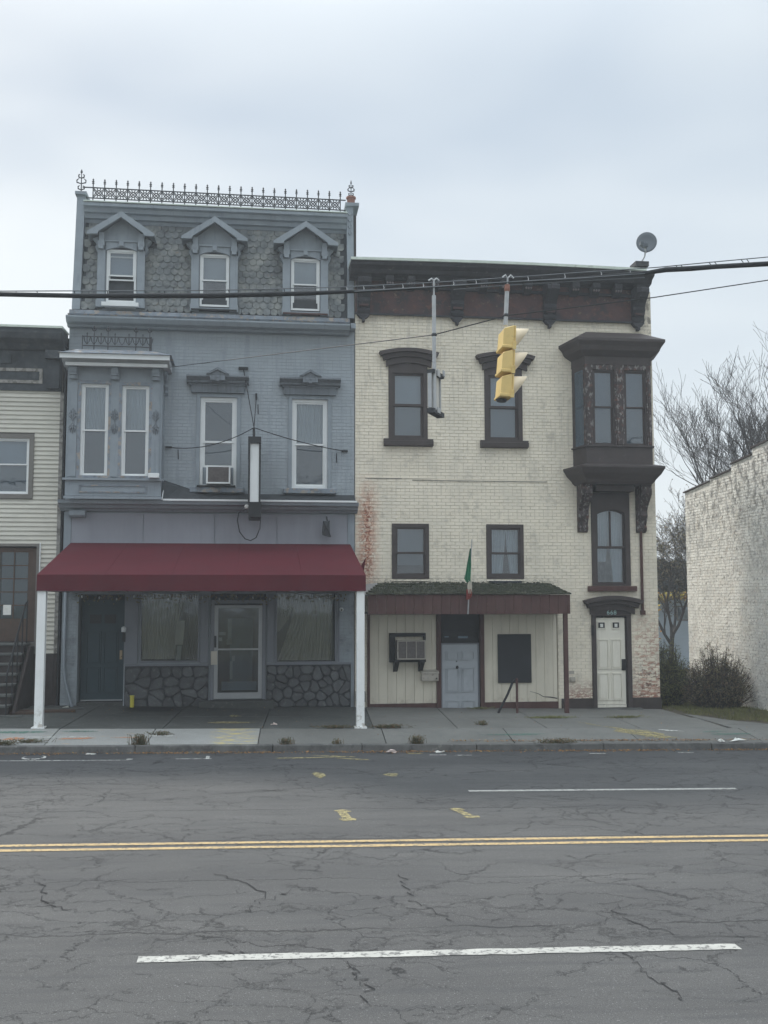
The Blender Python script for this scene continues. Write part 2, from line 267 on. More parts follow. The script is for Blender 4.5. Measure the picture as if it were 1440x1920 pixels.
# ------------------------------------------------------------------ mesh helpers
ORG = {}
def setp(o, label=None, cat=None, group=None, kind=None):
    if label: o['label'] = label
    if cat: o['category'] = cat
    if group: o['group'] = group
    if kind: o['kind'] = kind
    return o
def thing(name, loc, label, cat, group=None):
    o = bpy.data.objects.new(name, None); COL.objects.link(o); o.location = loc; o.empty_display_size = .2
    ORG[o.name] = Vector(loc); return setp(o, label, cat, group)
class MB:
    def __init__(s): s.v = []; s.f = []
    def add(s, vs, fs):
        k = len(s.v); s.v += [tuple(p) for p in vs]; s.f += [tuple(k + i for i in f) for f in fs]; return s
    def box(s, x0, x1, y0, y1, z0, z1):
        return s.add([(x0, y0, z0), (x1, y0, z0), (x1, y1, z0), (x0, y1, z0), (x0, y0, z1), (x1, y0, z1), (x1, y1, z1), (x0, y1, z1)],
                     [(0, 3, 2, 1), (4, 5, 6, 7), (0, 1, 5, 4), (1, 2, 6, 5), (2, 3, 7, 6), (3, 0, 4, 7)])
    def hexa(s, p):   # 8 corners like box
        return s.add(p, [(0, 3, 2, 1), (4, 5, 6, 7), (0, 1, 5, 4), (1, 2, 6, 5), (2, 3, 7, 6), (3, 0, 4, 7)])
    def prism(s, poly, ax, a, b):
        n = len(poly)
        mk = {'x': lambda q, t: (t, q[0], q[1]), 'y': lambda q, t: (q[0], t, q[1]), 'z': lambda q, t: (q[0], q[1], t)}[ax]
        vs = [mk(q, a) for q in poly] + [mk(q, b) for q in poly]
        return s.add(vs, [tuple(range(n))[::-1], tuple(range(n, 2 * n))] + [(i, (i + 1) % n, n + (i + 1) % n, n + i) for i in range(n)])
    def ringpoly(s, out, inn, y0, y1):
        n = len(out); vs = [(p[0], y0, p[1]) for p in out] + [(p[0], y0, p[1]) for p in inn] + [(p[0], y1, p[1]) for p in out] + [(p[0], y1, p[1]) for p in inn]
        fs = []
        for i in range(n):
            j = (i + 1) % n
            fs += [(i, j, n + j, n + i), (2 * n + i, 3 * n + i, 3 * n + j, 2 * n + j), (i, 2 * n + i, 2 * n + j, j), (n + i, n + j, 3 * n + j, 3 * n + i)]
        return s.add(vs, fs)
    def ring(s, x0, x1, z0, z1, w_, y0, y1, wb=None, wt=None):
        wb = w_ if wb is None else wb; wt = w_ if wt is None else wt
        return s.ringpoly([(x0, z0), (x1, z0), (x1, z1), (x0, z1)], [(x0 + w_, z0 + wb), (x1 - w_, z0 + wb), (x1 - w_, z1 - wt), (x0 + w_, z1 - wt)], y0, y1)
    def tube(s, pts, r, n=6):
        pts = [Vector(p) for p in pts]; k = len(pts)
        if not isinstance(r, (list, tuple)): r = [r] * k
        base = len(s.v); up = None
        for i, p in enumerate(pts):
            d = (pts[min(i + 1, k - 1)] - pts[max(i - 1, 0)])
            if d.length < 1e-9: d = Vector((0, 0, 1))
            d.normalize()
            if up is None: up = Vector((0, 0, 1)) if abs(d.z) < .9 else Vector((1, 0, 0))
            a = d.cross(up).normalized(); bb = a.cross(d).normalized(); up = bb
            for j in range(n):
                t = 2 * math.pi * j / n; q = p + (a * math.cos(t) + bb * math.sin(t)) * r[i]; s.v.append((q.x, q.y, q.z))
        for i in range(k - 1):
            for j in range(n):
                s.f.append((base + i * n + j, base + i * n + (j + 1) % n, base + (i + 1) * n + (j + 1) % n, base + (i + 1) * n + j))
        if n > 3: s.f.append(tuple(base + j for j in range(n))[::-1]); s.f.append(tuple(base + (k - 1) * n + j for j in range(n)))
        return s
    def lathe(s, prof, c, n=12, ax='z'):
        base = len(s.v); c = Vector(c)
        for r_, h in prof:
            for j in range(n):
                t = 2 * math.pi * j / n; a, b_ = r_ * math.cos(t), r_ * math.sin(t)
                q = {'z': (a, b_, h), 'x': (h, a, b_), 'y': (a, h, b_)}[ax]; s.v.append((c.x + q[0], c.y + q[1], c.z + q[2]))
        for i in range(len(prof) - 1):
            for j in range(n): s.f.append((base + i * n + j, base + i * n + (j + 1) % n, base + (i + 1) * n + (j + 1) % n, base + (i + 1) * n + j))
        s.f.append(tuple(base + j for j in range(n))[::-1]); s.f.append(tuple(base + (len(prof) - 1) * n + j for j in range(n)))
        return s
    def build(s, name, m, parent=None, kind=None, bevel=0, smooth=False, label=None, cat=None, group=None, org=None):
        xs = list(zip(*s.v))
        if org is None: org = Vector(((min(xs[0]) + max(xs[0])) / 2, (min(xs[1]) + max(xs[1])) / 2, min(xs[2])))
        else: org = Vector(org)
        me = bpy.data.meshes.new(name); me.from_pydata([(x - org.x, y - org.y, z - org.z) for x, y, z in s.v], [], s.f)
        me.validate(); me.materials.append(M[m] if isinstance(m, str) else m)
        me.polygons.foreach_set('use_smooth', [smooth is True] * len(me.polygons))
        if smooth != 'keep':
            import bmesh
            if len(s.f) < 4000:
                bmx = bmesh.new(); bmx.from_mesh(me); bmesh.ops.recalc_face_normals(bmx, faces=bmx.faces)
                if bevel: bmesh.ops.bevel(bmx, geom=[e for e in bmx.edges if e.is_manifold and e.calc_face_angle(0) > .5], offset=bevel, segments=1, affect='EDGES', clamp_overlap=True)
                bmx.to_mesh(me); bmx.free()
        o = bpy.data.objects.new(name, me); COL.objects.link(o)
        o.location = org - (ORG[parent.name] if parent else Vector())
        if parent: o.parent = parent
        ORG[o.name] = org
        return setp(o, label, cat, group, kind)
def inst(name, me, parent, world, rot=None, scale=None):
    o = bpy.data.objects.new(name, me); COL.objects.link(o); o.parent = parent
    o.location = Vector(world) - ORG[parent.name]
    if rot: o.rotation_euler = rot
    if scale: o.scale = scale
    return o
def mesh_of(mb, name, m):
    me = bpy.data.meshes.new(name); me.from_pydata(mb.v, [], mb.f); me.materials.append(M[m]); me.validate()
    import bmesh
    bmx = bmesh.new(); bmx.from_mesh(me); bmesh.ops.recalc_face_normals(bmx, faces=bmx.faces); bmx.to_mesh(me); bmx.free()
    return me

def lerp(a, b, t): return a + (b - a) * t
def interp(x, tab):
    if x <= tab[0][0]: return tab[0][1]
    for (a, p), (b, q) in zip(tab, tab[1:]):
        if x <= b: return p + (q - p) * (x - a) / (b - a)
    return tab[-1][1]
GR = [(-15.2, .022), (-11.7, .017), (-4.75, .014), (0, .020)]
PR = [(-4.76, 0), (-4.75, .13), (-4.6, .13), (-3.46, .265), (0, .32), (4, .2), (30, -.2)]
def gz(x, y):
    p = 0 if y < -4.755 else interp(y, PR)
    return p - interp(y, GR) * (max(-30, min(30, x)) - 1)

def wall_holes(mb, x0, x1, z0, z1, y0, y1, holes):
    xs = sorted({x0, x1} | {h[i] for h in holes for i in (0, 1) if x0 < h[i] < x1}); zs = sorted({z0, z1} | {h[i] for h in holes for i in (2, 3) if z0 < h[i] < z1})
    def solid(i, j):
        if i < 0 or j < 0 or i >= len(xs) - 1 or j >= len(zs) - 1: return False
        cx, cz = (xs[i] + xs[i + 1]) / 2, (zs[j] + zs[j + 1]) / 2
        return not any(h[0] < cx < h[1] and h[2] < cz < h[3] for h in holes)
    for i in range(len(xs) - 1):
        for j in range(len(zs) - 1):
            if not solid(i, j): continue
            a, b, c, d = xs[i], xs[i + 1], zs[j], zs[j + 1]
            mb.add([(a, y0, c), (b, y0, c), (b, y0, d), (a, y0, d)], [(0, 1, 2, 3)]); mb.add([(a, y1, c), (b, y1, c), (b, y1, d), (a, y1, d)], [(3, 2, 1, 0)])
            if not solid(i - 1, j): mb.add([(a, y0, c), (a, y0, d), (a, y1, d), (a, y1, c)], [(0, 1, 2, 3)])
            if not solid(i + 1, j): mb.add([(b, y0, c), (b, y1, c), (b, y1, d), (b, y0, d)], [(0, 1, 2, 3)])
            if not solid(i, j - 1): mb.add([(a, y0, c), (a, y1, c), (b, y1, c), (b, y0, c)], [(0, 1, 2, 3)])
            if not solid(i, j + 1): mb.add([(a, y0, d), (b, y0, d), (b, y1, d), (a, y1, d)], [(0, 1, 2, 3)])
    return mb

def bricks(parent, m, x0, x1, z0, z1, yface, holes, near, nind=300, proud=.008, BL=.213, BH=.0775, rows_below=None, axis='y', jit=.002):
    """courses of real bricks standing proud of the mortar; nearest whole ones are objects, the rest one mesh.
    axis 'y': face looks to -Y at y=yface, u = x.  axis 'x': face looks to -X at x=yface, u = y"""
    lst = []
    nrow = int((z1 - z0) / BH)
    for k in range(nrow):
        za = z0 + k * BH; zb = za + BH - .010; off = (.5 if k % 2 else 0) * BL; u = x0 - off
        header = (k % 7 == 6); bl = BL / 2 if header else BL
        while u < x1 - .02:
            a, b = max(u, x0), min(u + bl - .010, x1 - .001); u += bl
            if b - a < .03: continue
            segs = [(a, b)]
            for h in holes:
                if h[2] < (za + zb) / 2 < h[3]:
                    ns = []
                    for p, q in segs:
                        if h[1] <= p or h[0] >= q: ns.append((p, q)); continue
                        if h[0] - p > .02: ns.append((p, h[0]))
                        if q - h[1] > .02: ns.append((h[1], q))
                    segs = ns
            for p, q in segs: lst.append((p, q, za, zb, abs(q - p - (BL - .010)) < 1e-4))
    full = sorted([t for t in lst if t[4]], key=lambda t: ((t[0] - near[0]) ** 2 + (t[2] - near[1]) ** 2))[:nind]; fs = set(id(t) for t in full)
    L0, H0 = BL - .010, BH - .010; c = .003
    bm_ = MB()
    def one(mb, u0, u1, za, zb, pr):
        # inner ring at the mortar, outer face slightly smaller: soft arrises
        A = [(u0, za), (u1, za), (u1, zb), (u0, zb)]; B = [(u0 + c, za + c), (u1 - c, za + c), (u1 - c, zb - c), (u0 + c, zb - c)]
        if axis == 'y': vs = [(p[0], yface + .006, p[1]) for p in A] + [(p[0], yface - pr, p[1]) for p in B]
        else: vs = [(yface + .006, p[0], p[1]) for p in A] + [(yface - pr, p[0], p[1]) for p in B]
        mb.add(vs, [(4, 5, 6, 7), (0, 1, 5, 4), (1, 2, 6, 5), (2, 3, 7, 6), (3, 0, 4, 7)] if axis == 'y' else [(7, 6, 5, 4), (4, 5, 1, 0), (5, 6, 2, 1), (6, 7, 3, 2), (7, 4, 0, 3)])
    tm = MB()
    yf = yface; yface_ = yface
    A = [(-L0 / 2, 0), (L0 / 2, 0), (L0 / 2, H0), (-L0 / 2, H0)]; B = [(-L0 / 2 + c, c), (L0 / 2 - c, c), (L0 / 2 - c, H0 - c), (-L0 / 2 + c, H0 - c)]
    if axis == 'y': vs = [(p[0], .006, p[1]) for p in A] + [(p[0], -proud, p[1]) for p in B]
    else: vs = [(.006, p[0], p[1]) for p in A] + [(-proud, p[0], p[1]) for p in B]
    tm.add(vs, [(4, 5, 6, 7), (0, 1, 5, 4), (1, 2, 6, 5), (2, 3, 7, 6), (3, 0, 4, 7), (0, 3, 2, 1)])
    me = mesh_of(tm, 'brick', m)
    for t in lst:
        j = R.uniform(-jit, jit)
        if id(t) in fs:
            u = (t[0] + t[1]) / 2
            inst('brick', me, parent, (u, yface + j, t[2]) if axis == 'y' else (yface + j, u, t[2]))
        else: one(bm_, t[0], t[1], t[2], t[3], proud + j)
    bm_.build('bricks', m, parent, kind='stuff', smooth='keep')

def pane(parent, x0, x1, z0, z1, y, g='glass'):
    MB().box(x0, x1, y, y + .006, z0, z1).build('pane', g, parent)
def window(parent, x0, x1, z0, z1, y, fm, sm, fw=.05, sw=.045, zs=None, back=('blind', 'blind_dark'), gl='glass', depth=.10, label=None, pleat=None):
    """double hung window: frame > two sashes, two panes, blinds"""
    fr = MB().ring(x0, x1, z0, z1, fw, y, y + depth).build('window', fm, parent, label=label)
    if zs is None: zs = (z0 + z1) / 2
    a, b, c, d = x0 + fw - .002, x1 - fw + .002, z0 + fw - .002, z1 - fw + .002
    MB().ring(a, b, zs - .02, d, sw, y + .025, y + .055).build('sash', sm, fr)
    MB().ring(a, b, c, zs + .02, sw, y + .058, y + .088).build('sash', sm, fr)
    pane(fr, a + sw - .003, b - sw + .003, zs + sw - .023, d - sw + .003, y + .038, gl)
    pane(fr, a + sw - .003, b - sw + .003, c + sw - .003, zs - sw + .023, y + .070, gl)
    if pleat: curtain(fr, [(d, a, b), ((zs + d) / 2, a, b), (zs, a, b)], y + .14, pleat[0], pleat[1], .010)
    if back[0]: MB().box(a, b, y + .13, y + .14, zs, d).build('blind', back[0], fr)
    if back[1]: MB().box(a, b, y + .13, y + .14, c, zs - .001).build('blind', back[1], fr)
    return fr
def curtain(parent, poly, y, m, folds=14, amp=.025, name='curtain'):
    """pleated cloth between a left and right edge polyline: poly = [(z, xl, xr), ...] top to bottom"""
    mb = MB(); n = folds * 4; rows = []
    for z, xl, xr in poly:
        rows.append([(lerp(xl, xr, i / n), y + amp * math.sin(i / 4 * 2 * math.pi + .4 * math.sin(i)) , z) for i in range(n + 1)])
    vs = [p for r_ in rows for p in r_]
    fs = [(r_ * (n + 1) + i, r_ * (n + 1) + i + 1, (r_ + 1) * (n + 1) + i + 1, (r_ + 1) * (n + 1) + i) for r_ in range(len(rows) - 1) for i in range(n)]
    return mb.add(vs, fs).build(name, m, parent, smooth=True)
def door_panels(parent, x0, x1, z0, z1, y, m, rows=((.06, .30), (.34, .66), (.70, .90)), mx=.13, name='door_panel'):
    W = x1 - x0; H = z1 - z0
    for a, b in rows:
        for u0, u1 in ((mx, .5 - mx * .35), (.5 + mx * .35, 1 - mx)):
            p, q, r_, s_ = x0 + u0 * W, x0 + u1 * W, z0 + a * H, z0 + b * H
            MB().ringpoly([(p, r_), (q, r_), (q, s_), (p, s_)], [(p + .02, r_ + .02), (q - .02, r_ + .02), (q - .02, s_ - .02), (p + .02, s_ - .02)], y - .022, y - .001).box(p + .038, q - .038, y - .016, y - .001, r_ + .035, s_ - .035).build(name, m, parent)
def arc(x0, x1, zb, rise, n=10):
    """points from x1 to x0 over a segmental arch springing at zb"""
    return [(lerp(x1, x0, i / n), zb + rise * (1 - (2 * i / n - 1) ** 2)) for i in range(n + 1)]
def arcband(mb, x0, x1, zb, rise, t, y0, y1, flare=0, n=10):
    up = arc(x0 - flare, x1 + flare, zb + t, rise, n); lo = arc(x0, x1, zb, rise, n)[::-1]
    k = n + 1
    for i in range(n):
        u0, u1 = up[n - i], up[n - i - 1]; l0, l1 = lo[i], lo[i + 1]
        mb.hexa([(l0[0], y0, l0[1]), (l1[0], y0, l1[1]), (l1[0], y1, l1[1]), (l0[0], y1, l0[1]), (u0[0], y0, u0[1]), (u1[0], y0, u1[1]), (u1[0], y1, u1[1]), (u0[0], y1, u0[1])])
    return mb
def console(x0, x1, yb, z0, z1, proj, m, parent, name='bracket', tail=.3):
    """scrolled bracket: deep at the top, tapering to a drop"""
    H = z1 - z0; P = proj
    prof = [(0, 0), (-.16, .03), (-.22, .10), (-.14, .17), (-.24, .26), (-.34, .36), (-.30, .46), (-.42, .55), (-.62, .64), (-.80, .72), (-.98, .80), (-1, .90), (-.94, .95), (-1, 1), (0, 1)]
    poly = [(yb + a * P, z0 + b * H) for a, b in prof]
    mb = MB().prism(poly, 'x', x0, x1); w_ = x1 - x0
    inner = [(yb + a * P * 1.05 - .012, z0 + b * H) for a, b in prof[2:-2]]
    mb.prism(inner + [(yb - .02, z0 + .95 * H)], 'x', x0 + w_ * .28, x1 - w_ * .28)
    return mb.build(name, m, parent)
def stones(parent, x0, x1, z0, z1, y, n, seed):
    rr = random.Random(seed); W = x1 - x0; H = z1 - z0
    cols = int(round(math.sqrt(n * W / H))); rws = max(1, round(n / cols))
    pts = [(x0 + (i + .5 + rr.uniform(-.46, .46)) * W / cols, z0 + (j + .5 + rr.uniform(-.46, .46)) * H / rws) for i in range(cols) for j in range(rws) if rr.random() > .16]
    for p in pts:
        poly = [(x0, z0), (x1, z0), (x1, z1), (x0, z1)]
        for q in pts:
            if q is p: continue
            mx_, mz_ = (p[0] + q[0]) / 2, (p[1] + q[1]) / 2; nx, nz_ = q[0] - p[0], q[1] - p[1]; out = []
            for i in range(len(poly)):
                a, b = poly[i], poly[(i + 1) % len(poly)]
                da = (a[0] - mx_) * nx + (a[1] - mz_) * nz_; db = (b[0] - mx_) * nx + (b[1] - mz_) * nz_
                if da <= 0: out.append(a)
                if da * db < 0: t = da / (da - db); out.append((lerp(a[0], b[0], t), lerp(a[1], b[1], t)))
            poly = out
            if not poly: break
        if len(poly) < 3: continue
        # round the corners by cutting them
        cut = []
        for i in range(len(poly)):
            a, b, c_ = poly[i - 1], poly[i], poly[(i + 1) % len(poly)]
            cut += [(lerp(b[0], a[0], .24), lerp(b[1], a[1], .24)), (lerp(b[0], c_[0], .24), lerp(b[1], c_[1], .24))]
        cx = sum(q[0] for q in cut) / len(cut); cz = sum(q[1] for q in cut) / len(cut); n_ = len(cut)
        sz = max(.05, min(math.hypot(q[0] - cx, q[1] - cz) for q in cut)); g = 1 - .006 / sz; d = rr.uniform(.035, .055); tx, tz = rr.uniform(-.06, .06), rr.uniform(-.06, .06)
        def rg(s_, dep): return [(cx + (q[0] - cx) * s_, y - dep - (tx * (q[0] - cx) + tz * (q[1] - cz)) * (dep > .01), cz + (q[1] - cz) * s_) for q in cut]
        vs = rg(g, 0) + rg(g * .97, d * .6) + rg(g * .84, d)
        fs = [(i, (i + 1) % n_, n_ + (i + 1) % n_, n_ + i) for i in range(n_)] + [(n_ + i, n_ + (i + 1) % n_, 2 * n_ + (i + 1) % n_, 2 * n_ + i) for i in range(n_)] + [tuple(range(2 * n_, 3 * n_))]
        MB().add(vs, fs).build('stone', 'stone', parent)

# ================================================================== SETTING
def sheet(x0, x1, y0, y1, dz, nx, ny):
    mb = MB()
    vs = [(lerp(x0, x1, i / nx), lerp(y0, y1, j / ny), gz(lerp(x0, x1, i / nx), lerp(y0, y1, j / ny)) + dz) for j in range(ny + 1) for i in range(nx + 1)]
    return mb.add(vs, [(j * (nx + 1) + i, j * (nx + 1) + i + 1, (j + 1) * (nx + 1) + i + 1, (j + 1) * (nx + 1) + i) for j in range(ny) for i in range(nx)])
sheet(-400, 400, -400, 400, -.45, 80, 80).build('ground', 'ground', kind='structure')
sheet(-60, 60, -22.4, -4.765, 0, 60, 45).build('road', 'asphalt', kind='structure')
road = bpy.data.objects['road']
sheet(-60, 60, -26, -22.4, .10, 30, 4).build('far_pavement', 'concrete_mid', kind='structure')
sheet(9.47, 60, -2.9, 30, -.015, 50, 40).build('vacant_lot', 'soil', kind='structure')
def line(x0, x1, y0, y1, m, name='lane_line', dz=.005, n=12, parent=None, rag=0):
    mb = MB(); k = n
    vs = []
    for i in range(k + 1):
        x = lerp(x0, x1, i / k); vs += [(x, y0 + R.uniform(-rag, rag), gz(x, y0) + dz), (x, y1 + R.uniform(-rag, rag), gz(x, y1) + dz)]
    mb.add(vs, [(2 * i, 2 * i + 2, 2 * i + 3, 2 * i + 1) for i in range(k)])
    return mb.build(name, m, parent or road)
line(-60, 60, -11.66 - .16, -11.66 - .06, 'road_yellow', 'yellow_line', n=160, rag=.006)
line(-60, 60, -11.66 + .06, -11.66 + .16, 'road_yellow', 'yellow_line', n=160, rag=.006)
for x in (-21.5, -11.2, -.86, 9.5, 19.8): line(x, x + 4.7, -15.30, -15.17, 'road_white', n=40, rag=.008)
for x in (-17.3, 3.04, 13.2, 23.4): line(x, x + 4.05, -8.65, -8.54, 'road_white', n=30, rag=.004)
line(-12, -2.1, -5.57, -5.53, 'spray_white', n=40, rag=.006); line(-2.16, -2.06, -5.50, -5.40, 'road_white', n=2)
line(-1.35, -.75, -5.47, -5.43, 'spray_white', n=6); line(-.85, -.79, -5.43, -5.15, 'spray_white', n=2)
# sprayed utility marks
def splat(cx, cy, w_, h_, m, parent, name='paint_mark', seed=0, ang=0, dz=.006):
    rr = random.Random(seed); pts = []
    for i in range(14):
        t = i / 14 * 2 * math.pi; q = rr.uniform(.55, 1); a, b = math.cos(t) * w_ / 2 * q, math.sin(t) * h_ / 2 * q
        pts.append((cx + a * math.cos(ang) - b * math.sin(ang), cy + a * math.sin(ang) + b * math.cos(ang)))
    MB().add([(p[0], p[1], gz(*p) + dz) for p in pts] + [(cx, cy, gz(cx, cy) + dz)], [(i, (i + 1) % 14, 14) for i in range(14)]).build(name, m, parent, smooth='keep')
def arrow(cx, cy, L_, parent, m, ang=0, sc=1.):
    """two-headed utility arrow lying across the lane"""
    q = [(-.5, -.13), (-.36, -.17), (-.28, -.09), (.28, -.08), (.30, -.18), (.46, -.13), (.52, -.02), (.44, .15), (.30, .10), (-.28, .09), (-.33, .17), (-.5, .14)]
    pts = [(cx + (a * math.cos(ang) - b * math.sin(ang)) * L_, cy + (a * math.sin(ang) + b * math.cos(ang)) * L_ * sc) for a, b in q]
    MB().add([(p[0], p[1], gz(*p) + .006) for p in pts], [tuple(range(len(pts)))]).build('paint_mark', m, parent)
arrow(1.12, -10.15, .66, road, 'spray_yellow', rad(94)); arrow(2.66, -10.1, .62, road, 'spray_yellow', rad(104))
for i, (x, y, a, b, c_, an) in enumerate([(.97, -7.15, .22, .7, 'spray_yellow', .1), (2.1, -7.2, .3, .35, 'spray_yellow', 0), (.9, -5.4, 1.5, .16, 'spray_yellow', .1), (1.35, -5.25, 1.1, .12, 'spray_yellow', -.3), (1.7, -5.6, .8, .16, 'spray_yellow', -.4), (2.8, -5.0, .4, .15, 'spray_yellow', 0), (4.65, -16.3, .16, .14, 'spray_yellow', 0)]):
    splat(x, y, a, b, c_, road, seed=i, ang=an)
for x, y in ((3.05, -5.2), (3.5, -5.25), (6.0, -5.15), (7.7, -5.1)): line(x, x + .3, y, y + .05, 'spray_white', n=3)
M['crack'] = mat('open_crack', (.026, .026, .027), .95)
CR = [[(-2.25, -9.44), (-2.16, -9.31), (-2.07, -9.09), (-2.0, -8.98), (-2.08, -8.68), (-2.03, -8.4), (-1.96, -8.24)] ,
      [(0.47, -6.28), (0.49, -6.8), (0.46, -7.25), (0.53, -7.58), (0.61, -7.67)] ,
      [(-2.09, -12.99), (-1.93, -13.27), (-1.85, -13.69), (-1.75, -13.85), (-1.53, -13.94)] ,
      [(0.68, -15.36), (0.73, -15.58), (0.73, -15.75), (0.8, -15.89), (0.75, -16.16)] ,
      [(2.83, -15.31), (2.88, -15.48), (2.86, -15.81), (2.89, -16.02), (2.93, -16.3)] ,
      [(1.41, -12.97), (1.4, -13.35), (1.42, -13.9), (1.52, -14.07), (1.68, -14.5)] ,
      [(-0.39, -12.88), (-0.18, -13.08), (0.12, -13.6), (-0.02, -13.87), (-0.07, -14.13)] ,
      [(0.32, -13.44), (0.22, -13.64), (0.02, -13.95)] ,
      [(4.64, -9.87), (4.47, -10.03), (4.21, -10.23), (4.16, -10.55), (4.29, -10.77), (4.47, -11.01)] ,
      [(-3.21, -9.53), (-2.99, -9.36), (-2.71, -9.08), (-2.33, -8.9)] ,
      [(-1.26, -9.11), (-0.71, -8.74), (-0.13, -8.55), (0.63, -8.28), (1.11, -7.94)] ,
      [(-0.58, -15.36), (-0.45, -15.26), (-0.32, -15.15), (-0.02, -15.12)] ,
      [(3.08, -9.21), (3.56, -9.1), (3.95, -9.34), (4.62, -9.17)] ,
      [(2.97, -14.12), (3.32, -13.98), (3.16, -14.29), (3.26, -14.67), (3.46, -14.96), (4.19, -15.07)] ,]
for ci, P in enumerate(CR):
    pts = []
    for (a, b), (c_, d) in zip(P, P[1:]):
        for k in range(6): pts.append((lerp(a, c_, k / 6) + R.gauss(0, .022), lerp(b, d, k / 6) + R.gauss(0, .03)))
    pts.append(P[-1]); vs = []
    for k, (a, b) in enumerate(pts):
        w_ = R.uniform(.003, .008) * (1 if 0 < k < len(pts) - 1 else .1); vs += [(a - w_ * .7, b - w_, gz(a, b) + .007), (a + w_ * .7, b + w_, gz(a, b) + .007)]
    MB().add(vs, [(2 * k, 2 * k + 1, 2 * k + 3, 2 * k + 2) for k in range(len(pts) - 1)]).build('crack', 'crack', road, smooth='keep')
hh = thing('handhole_cover', (-3.72, -5.2, gz(-3.72, -5.2)), 'small round iron cover with a pale ring, set in the dark asphalt by the kerb', 'utility cover')
MB().lathe([(.20, 0), (.20, .008), (.16, .010)], (-3.72, -5.2, gz(-3.72, -5.2)), 20).build('rim', 'spray_white', hh)
MB().lathe([(.155, .0), (.155, .016)], (-3.72, -5.2, gz(-3.72, -5.2)), 20).build('lid', 'iron', hh)

# kerb and pavement slabs
kb = sheet(-60, 60, -4.775, -4.58, -.2, 60, 1).build('kerb', 'kerb', kind='structure')
x = -14.3
while x < 22:
    Lk = R.choice((1.6, 2.1, 2.4)); a, b = x, x + Lk - .012; x += Lk; j = R.uniform(-.006, .006)
    MB().hexa([(a, -4.770 + j, gz(a, -4.76) - .15), (b, -4.770 + j, gz(b, -4.76) - .15), (b, -4.605, gz(b, -4.76) - .15), (a, -4.605, gz(a, -4.76) - .15), (a, -4.745 + j, gz(a, -4.7) + j), (b, -4.745 + j, gz(b, -4.7) + j), (b, -4.605, gz(b, -4.7) + j), (a, -4.605, gz(a, -4.7) + j)]).build('kerb_stone', 'kerb', kb, bevel=.012)
sw = sheet(-30, 40, -4.6, 0, -.06, 35, 8).build('sidewalk', 'soil', kind='structure')
def slab(a, b, c_, d, m, skew=0, n='slab'):
    j = [R.uniform(-.004, .004) for _ in range(4)]; t = .05
    P = [(a, c_), (b, c_), (b + skew, d), (a + skew, d)]
    MB().hexa([(p[0], p[1], gz(*p) - t) for p in P] + [(p[0], p[1], gz(*p) + q) for p, q in zip(P, j)]).build(n, m, sw, bevel=.006)
g_ = .008
xs1 = [-14.0, -12.2, -10.4, -8.7, -7.1, -5.4, -3.68, -1.93, .03, 2.35, 4.75, 7.2, 9.6, 12.0, 14.5, 17, 20]
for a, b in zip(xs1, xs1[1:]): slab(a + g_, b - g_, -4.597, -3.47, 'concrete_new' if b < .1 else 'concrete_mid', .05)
xs2 = [-14, -11.9, -9.8, -7.6, -5.65, -3.62, -1.75, .12, 2.25, 3.9, 5.7, 7.6, 9.45]
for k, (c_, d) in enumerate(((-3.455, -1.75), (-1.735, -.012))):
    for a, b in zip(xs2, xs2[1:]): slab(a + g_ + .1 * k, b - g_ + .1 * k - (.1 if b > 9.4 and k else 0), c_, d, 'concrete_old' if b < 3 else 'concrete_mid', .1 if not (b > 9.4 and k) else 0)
for a, b in ((9.45, 10.9), (10.9, 13), (13, 16), (16, 20)):
    slab(a + g_ + .1, b - g_ + .1, -3.455, -2.9, 'concrete_mid')
for i, P in enumerate([[(9.56, -2.89), (10.7, -2.89), (10.1, -2.15), (9.56, -2.1)], [(9.56, -2.09), (10.08, -2.13), (9.72, -1.2), (9.56, -1.1)]]):
    MB().hexa([(p[0], p[1], gz(*p) - .05) for p in P] + [(p[0], p[1], gz(*p)) for p in P]).build('slab', 'concrete_mid', sw)
# marks on the pavement
for i, (x, y, a, b, c_, an) in enumerate([(6.75, -2.9, .9, .12, 'spray_yellow', -1.2), (7.45, -3.85, 1.3, .5, 'spray_yellow', -.35), (7.7, -4.2, .9, .3, 'spray_yellow', -.2), (7.1, -3.5, .8, .16, 'spray_yellow', -.8),
        (9.2, -4.0, 1.3, .14, 'spray_green', 0), (9.0, -3.8, .8, .10, 'spray_green', .1), (4.9, -4.0, 1.6, .14, 'spray_green', .05), (-4.4, -3.75, 1.7, .2, 'spray_green', .05), (-3.2, -3.7, .8, .12, 'spray_green', 0),
        (-4.3, -4.2, .6, .2, 'spray_orange', .2), (-3.2, -4.2, .9, .12, 'spray_orange', .1), (-3.5, -4.1, 1.7, .07, 'spray_white', 0), (-1.75, -4.05, .9, .09, 'spray_white', 0), (-2.3, -4.15, .7, .06, 'spray_orange', 0),
        (-.45, -1.7, .3, .4, 'spray_yellow', 0), (-.5, -2.7, 1.2, .3, 'spray_yellow', 0), (8.1, -3.7, .6, .1, 'spray_white', -.3)]):
    splat(x, y, a, b, c_, sw, seed=40 + i, ang=an, dz=.009)

# ================================================================== BLUE BUILDING
bb = thing('blue_rowhouse', (-1.03, 0, .32), 'tall blue-grey painted brick rowhouse with slate mansard, three dormers and ironwork on the roof edge', 'building')
HB = [(-3.93, -2.93, .2, 2.85), (-2.6, -1.27, 1.33, 2.95), (-1.04, .20, .2, 2.95), (.40, 1.80, 1.29, 2.95), (-1.42, -.42, 5.27, 7.42), (.67, 1.66, 5.27, 7.42), (-4.0, -2.3, 5.5, 7.6)]
wall = wall_holes(MB(), -4.28, 2.2, .1, 9.0, 0, .3, HB).build('wall', 'blue_mortar', bb)
